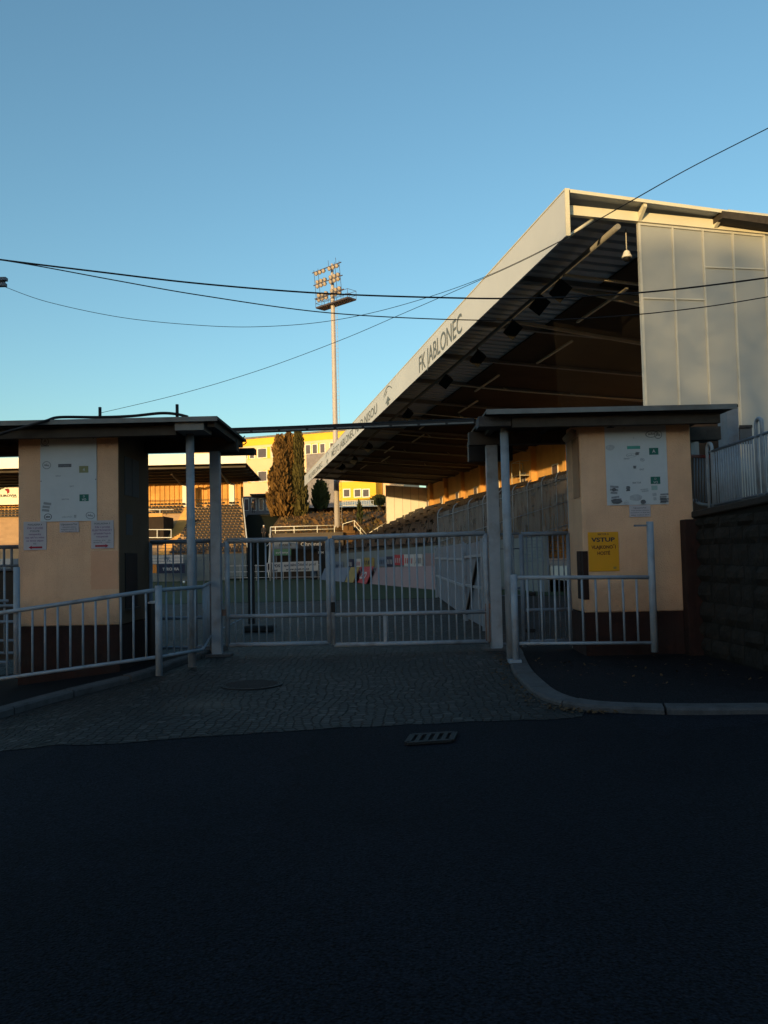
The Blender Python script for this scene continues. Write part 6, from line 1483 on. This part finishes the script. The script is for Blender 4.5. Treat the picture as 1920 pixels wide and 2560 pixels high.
# ------------------------------------------------------------------ overhead wires and the pole head at the left edge
def wire(label, pts, r): return tag(MB().tube(crom([at(*p) for p in pts], 10), r, 6).build('overhead_wire', M['cable'], None, True), label, 'wire')
wire('thick black overhead cable crossing the whole picture', [(-140, 628, 8.6), (0, 649, 8.6), (250, 680, 8.7), (500, 709, 8.8), (800, 733, 9), (1100, 744, 9), (1300, 746, 9), (1500, 739, 9), (1700, 722, 8.8), (1920, 694, 8.6), (2080, 670, 8.5)], 0.0092)
wire('thinner overhead wire branching below the thick black cable', [(-140, 630, 8.55), (60, 659, 8.6), (300, 703, 8.7), (500, 738, 8.8), (800, 780, 9), (1100, 798, 9), (1350, 800, 9), (1550, 790, 9), (1750, 769, 8.9), (1920, 742, 8.8), (2080, 715, 8.6)], 0.006)
wire('thin sagging wire from the left pole rising to the upper right', [(14, 718, 9), (120, 755, 9), (300, 793, 9), (480, 812, 9), (640, 817, 9), (820, 803, 9), (1000, 764, 9), (1200, 697, 8.9), (1390, 608, 8.7), (1560, 512, 8.4), (1720, 422, 8.1), (1920, 320, 7.6), (2080, 240, 7.2)], 0.0032)
wire('thin wire rising from the left booth roof stub to the upper right', [(253, 1032, 10.9), (450, 985, 10.5), (650, 925, 10.1), (850, 851, 9.7), (1000, 787, 9.4), (1150, 722, 9.1), (1300, 655, 8.8), (1420, 593, 8.6), (1560, 513.5, 8.3), (1720, 423, 8.0), (1920, 321, 7.5), (2080, 241, 7.1)], 0.0032)
q = at(-90, 705, 9.0)
t = thing('utility_pole', (q.x, 9.0, gz(q.x, 9)), 'steel pole whose crossarm ends show at the left edge of the sky', 'utility pole')
MB().tube([(q.x, 9.0, gz(q.x, 9) - .1), (q.x, 9.0, q.z + .5)], [.1, .07], 12).build('pole', M['paintd'], t, True)
for v0, u1 in ((698, 17), (712, 15)):
    e_ = at(u1, v0, 9.0); MB().bar((q.x - .4, 9.0, e_.z), (e_.x, 9.0, e_.z), .06, .035).build('crossarm', M['paintd'], t)
MB().box(at(5, 705, 9).x - .03, at(5, 705, 9).x + .03, 8.98, 9.02, at(5, 716, 9).z, at(5, 695, 9).z).build('spacer', M['black'], t)
# ------------------------------------------------------------------ unseen ridge added behind the photographer to keep the sun off the forecourt
def crest(x):
    pts = [(-400, 24), (-160, 20), (-106, 17.2), (-87, 16.7), (-80, 16.9), (-74, 18.0), (-64, 18.0), (-50, 17.6), (-44, 16.6), (-39, 12.6), (-34, 11.0), (-28, 11.2), (-20, 13.0), (0, 14), (60, 15), (400, 18)]
    for (x0, z0), (x1, z1) in zip(pts, pts[1:]):
        if x0 <= x <= x1:
            t_ = (x - x0) / (x1 - x0); return z0 + (z1 - z0) * t_
    return 20
mb = MB(); xs = [-300 + 0.8 * i for i in range(600)]; rows = [(-13, 0), (-25, .12), (-40, .5), (-54, .86), (-60, 1.0), (-75, .9), (-130, .0)]
for (y, k) in rows:
    for x in xs:
        nn = (0.9 * noise.noise((x * .25, y * .1, 4)) + .5 * noise.noise((x * 1.1, y * .3, 9))) * k
        mb.v.append(V((x, y, (crest(x) + nn) * k - .02 * (1 - k))))
nxx = len(xs)
for j in range(len(rows) - 1):
    for i in range(nxx - 1): mb.f.append((j * nxx + i, j * nxx + i + 1, (j + 1) * nxx + i + 1, (j + 1) * nxx + i))
tag(mb.build('shade_hill', M['shade_hill']), kind='structure')

# unseen tree crowns added on that ridge, density shaped to soften sun on the gable
mb = MB()
for _ in range(26000):
    x = rnd.uniform(-38.5, -8) if _ % 5 else rnd.uniform(-8, 6)
    if rnd.random() < (.42 if x < -31.5 else .42 * max(0, (-27.5 - x) / 4)): continue
    zc_ = crest(x) - 1.0; top = 17.4 - .5 * max(0, (-33 - x)) + .15 * noise.noise((x * .4, 1.7, 0))
    if x > -26: top += 1.2
    z = rnd.uniform(zc_, top); y = -60 + rnd.uniform(-3, 3)
    s_ = rnd.uniform(.075, .13); an = rnd.uniform(0, math.pi)
    a_ = V((math.cos(an), rnd.uniform(-.3, .3), math.sin(an))) * s_; b_ = V((-math.sin(an), rnd.uniform(-.3, .3), math.cos(an))) * s_
    p_ = V((x, y, z)); mb.add([p_ - a_, p_ - b_ * .7, p_ + a_, p_ + b_ * .7], [(0, 1, 2, 3)])
for k in range(11):
    x = -37 + k * 4.1 + rnd.uniform(-1, 1); mb.tube([(x, -60, crest(x) - 1), (x + rnd.uniform(-.4, .4), -60, crest(x) + 4)], [.3, .12], 7)
tag(mb.build('sun_filter_trees', M['shade_hill']), 'unseen leafy trees added on the ridge to filter the sun', 'trees', kind='stuff')

# fallen leaves gathered along the right kerb and on the pavement
mb = MB(); ln = smooth_line(kr, 14)
for _ in range(330):
    if rnd.random() < .72:
        p_ = ln[rnd.randrange(14, min(len(ln), 100))]; x, y = p_.x + rnd.gauss(-.1, .07) , p_.y - abs(rnd.gauss(.04, .06)); z = gz(x, y) + .012
    else:
        x, y = rnd.uniform(1.9, 4.1), rnd.uniform(8.6, 11.0); z = gz(x, y) + .058
    s_ = rnd.uniform(.012, .03); an = rnd.uniform(0, 6.28); a_ = V((math.cos(an), math.sin(an), rnd.uniform(-.4, .4))) * s_; b_ = V((-math.sin(an), math.cos(an), rnd.uniform(-.4, .4))) * s_ * .6
    p_ = V((x, y, z)); mb.add([p_ - a_, p_ - b_, p_ + a_ + V((0, 0, s_ * .3)), p_ + b_], [(0, 1, 2, 3)])
tag(mb.build('fallen_leaves', M['leaf']), 'brown fallen leaves scattered along the right kerb and pavement', 'leaves', kind='stuff')
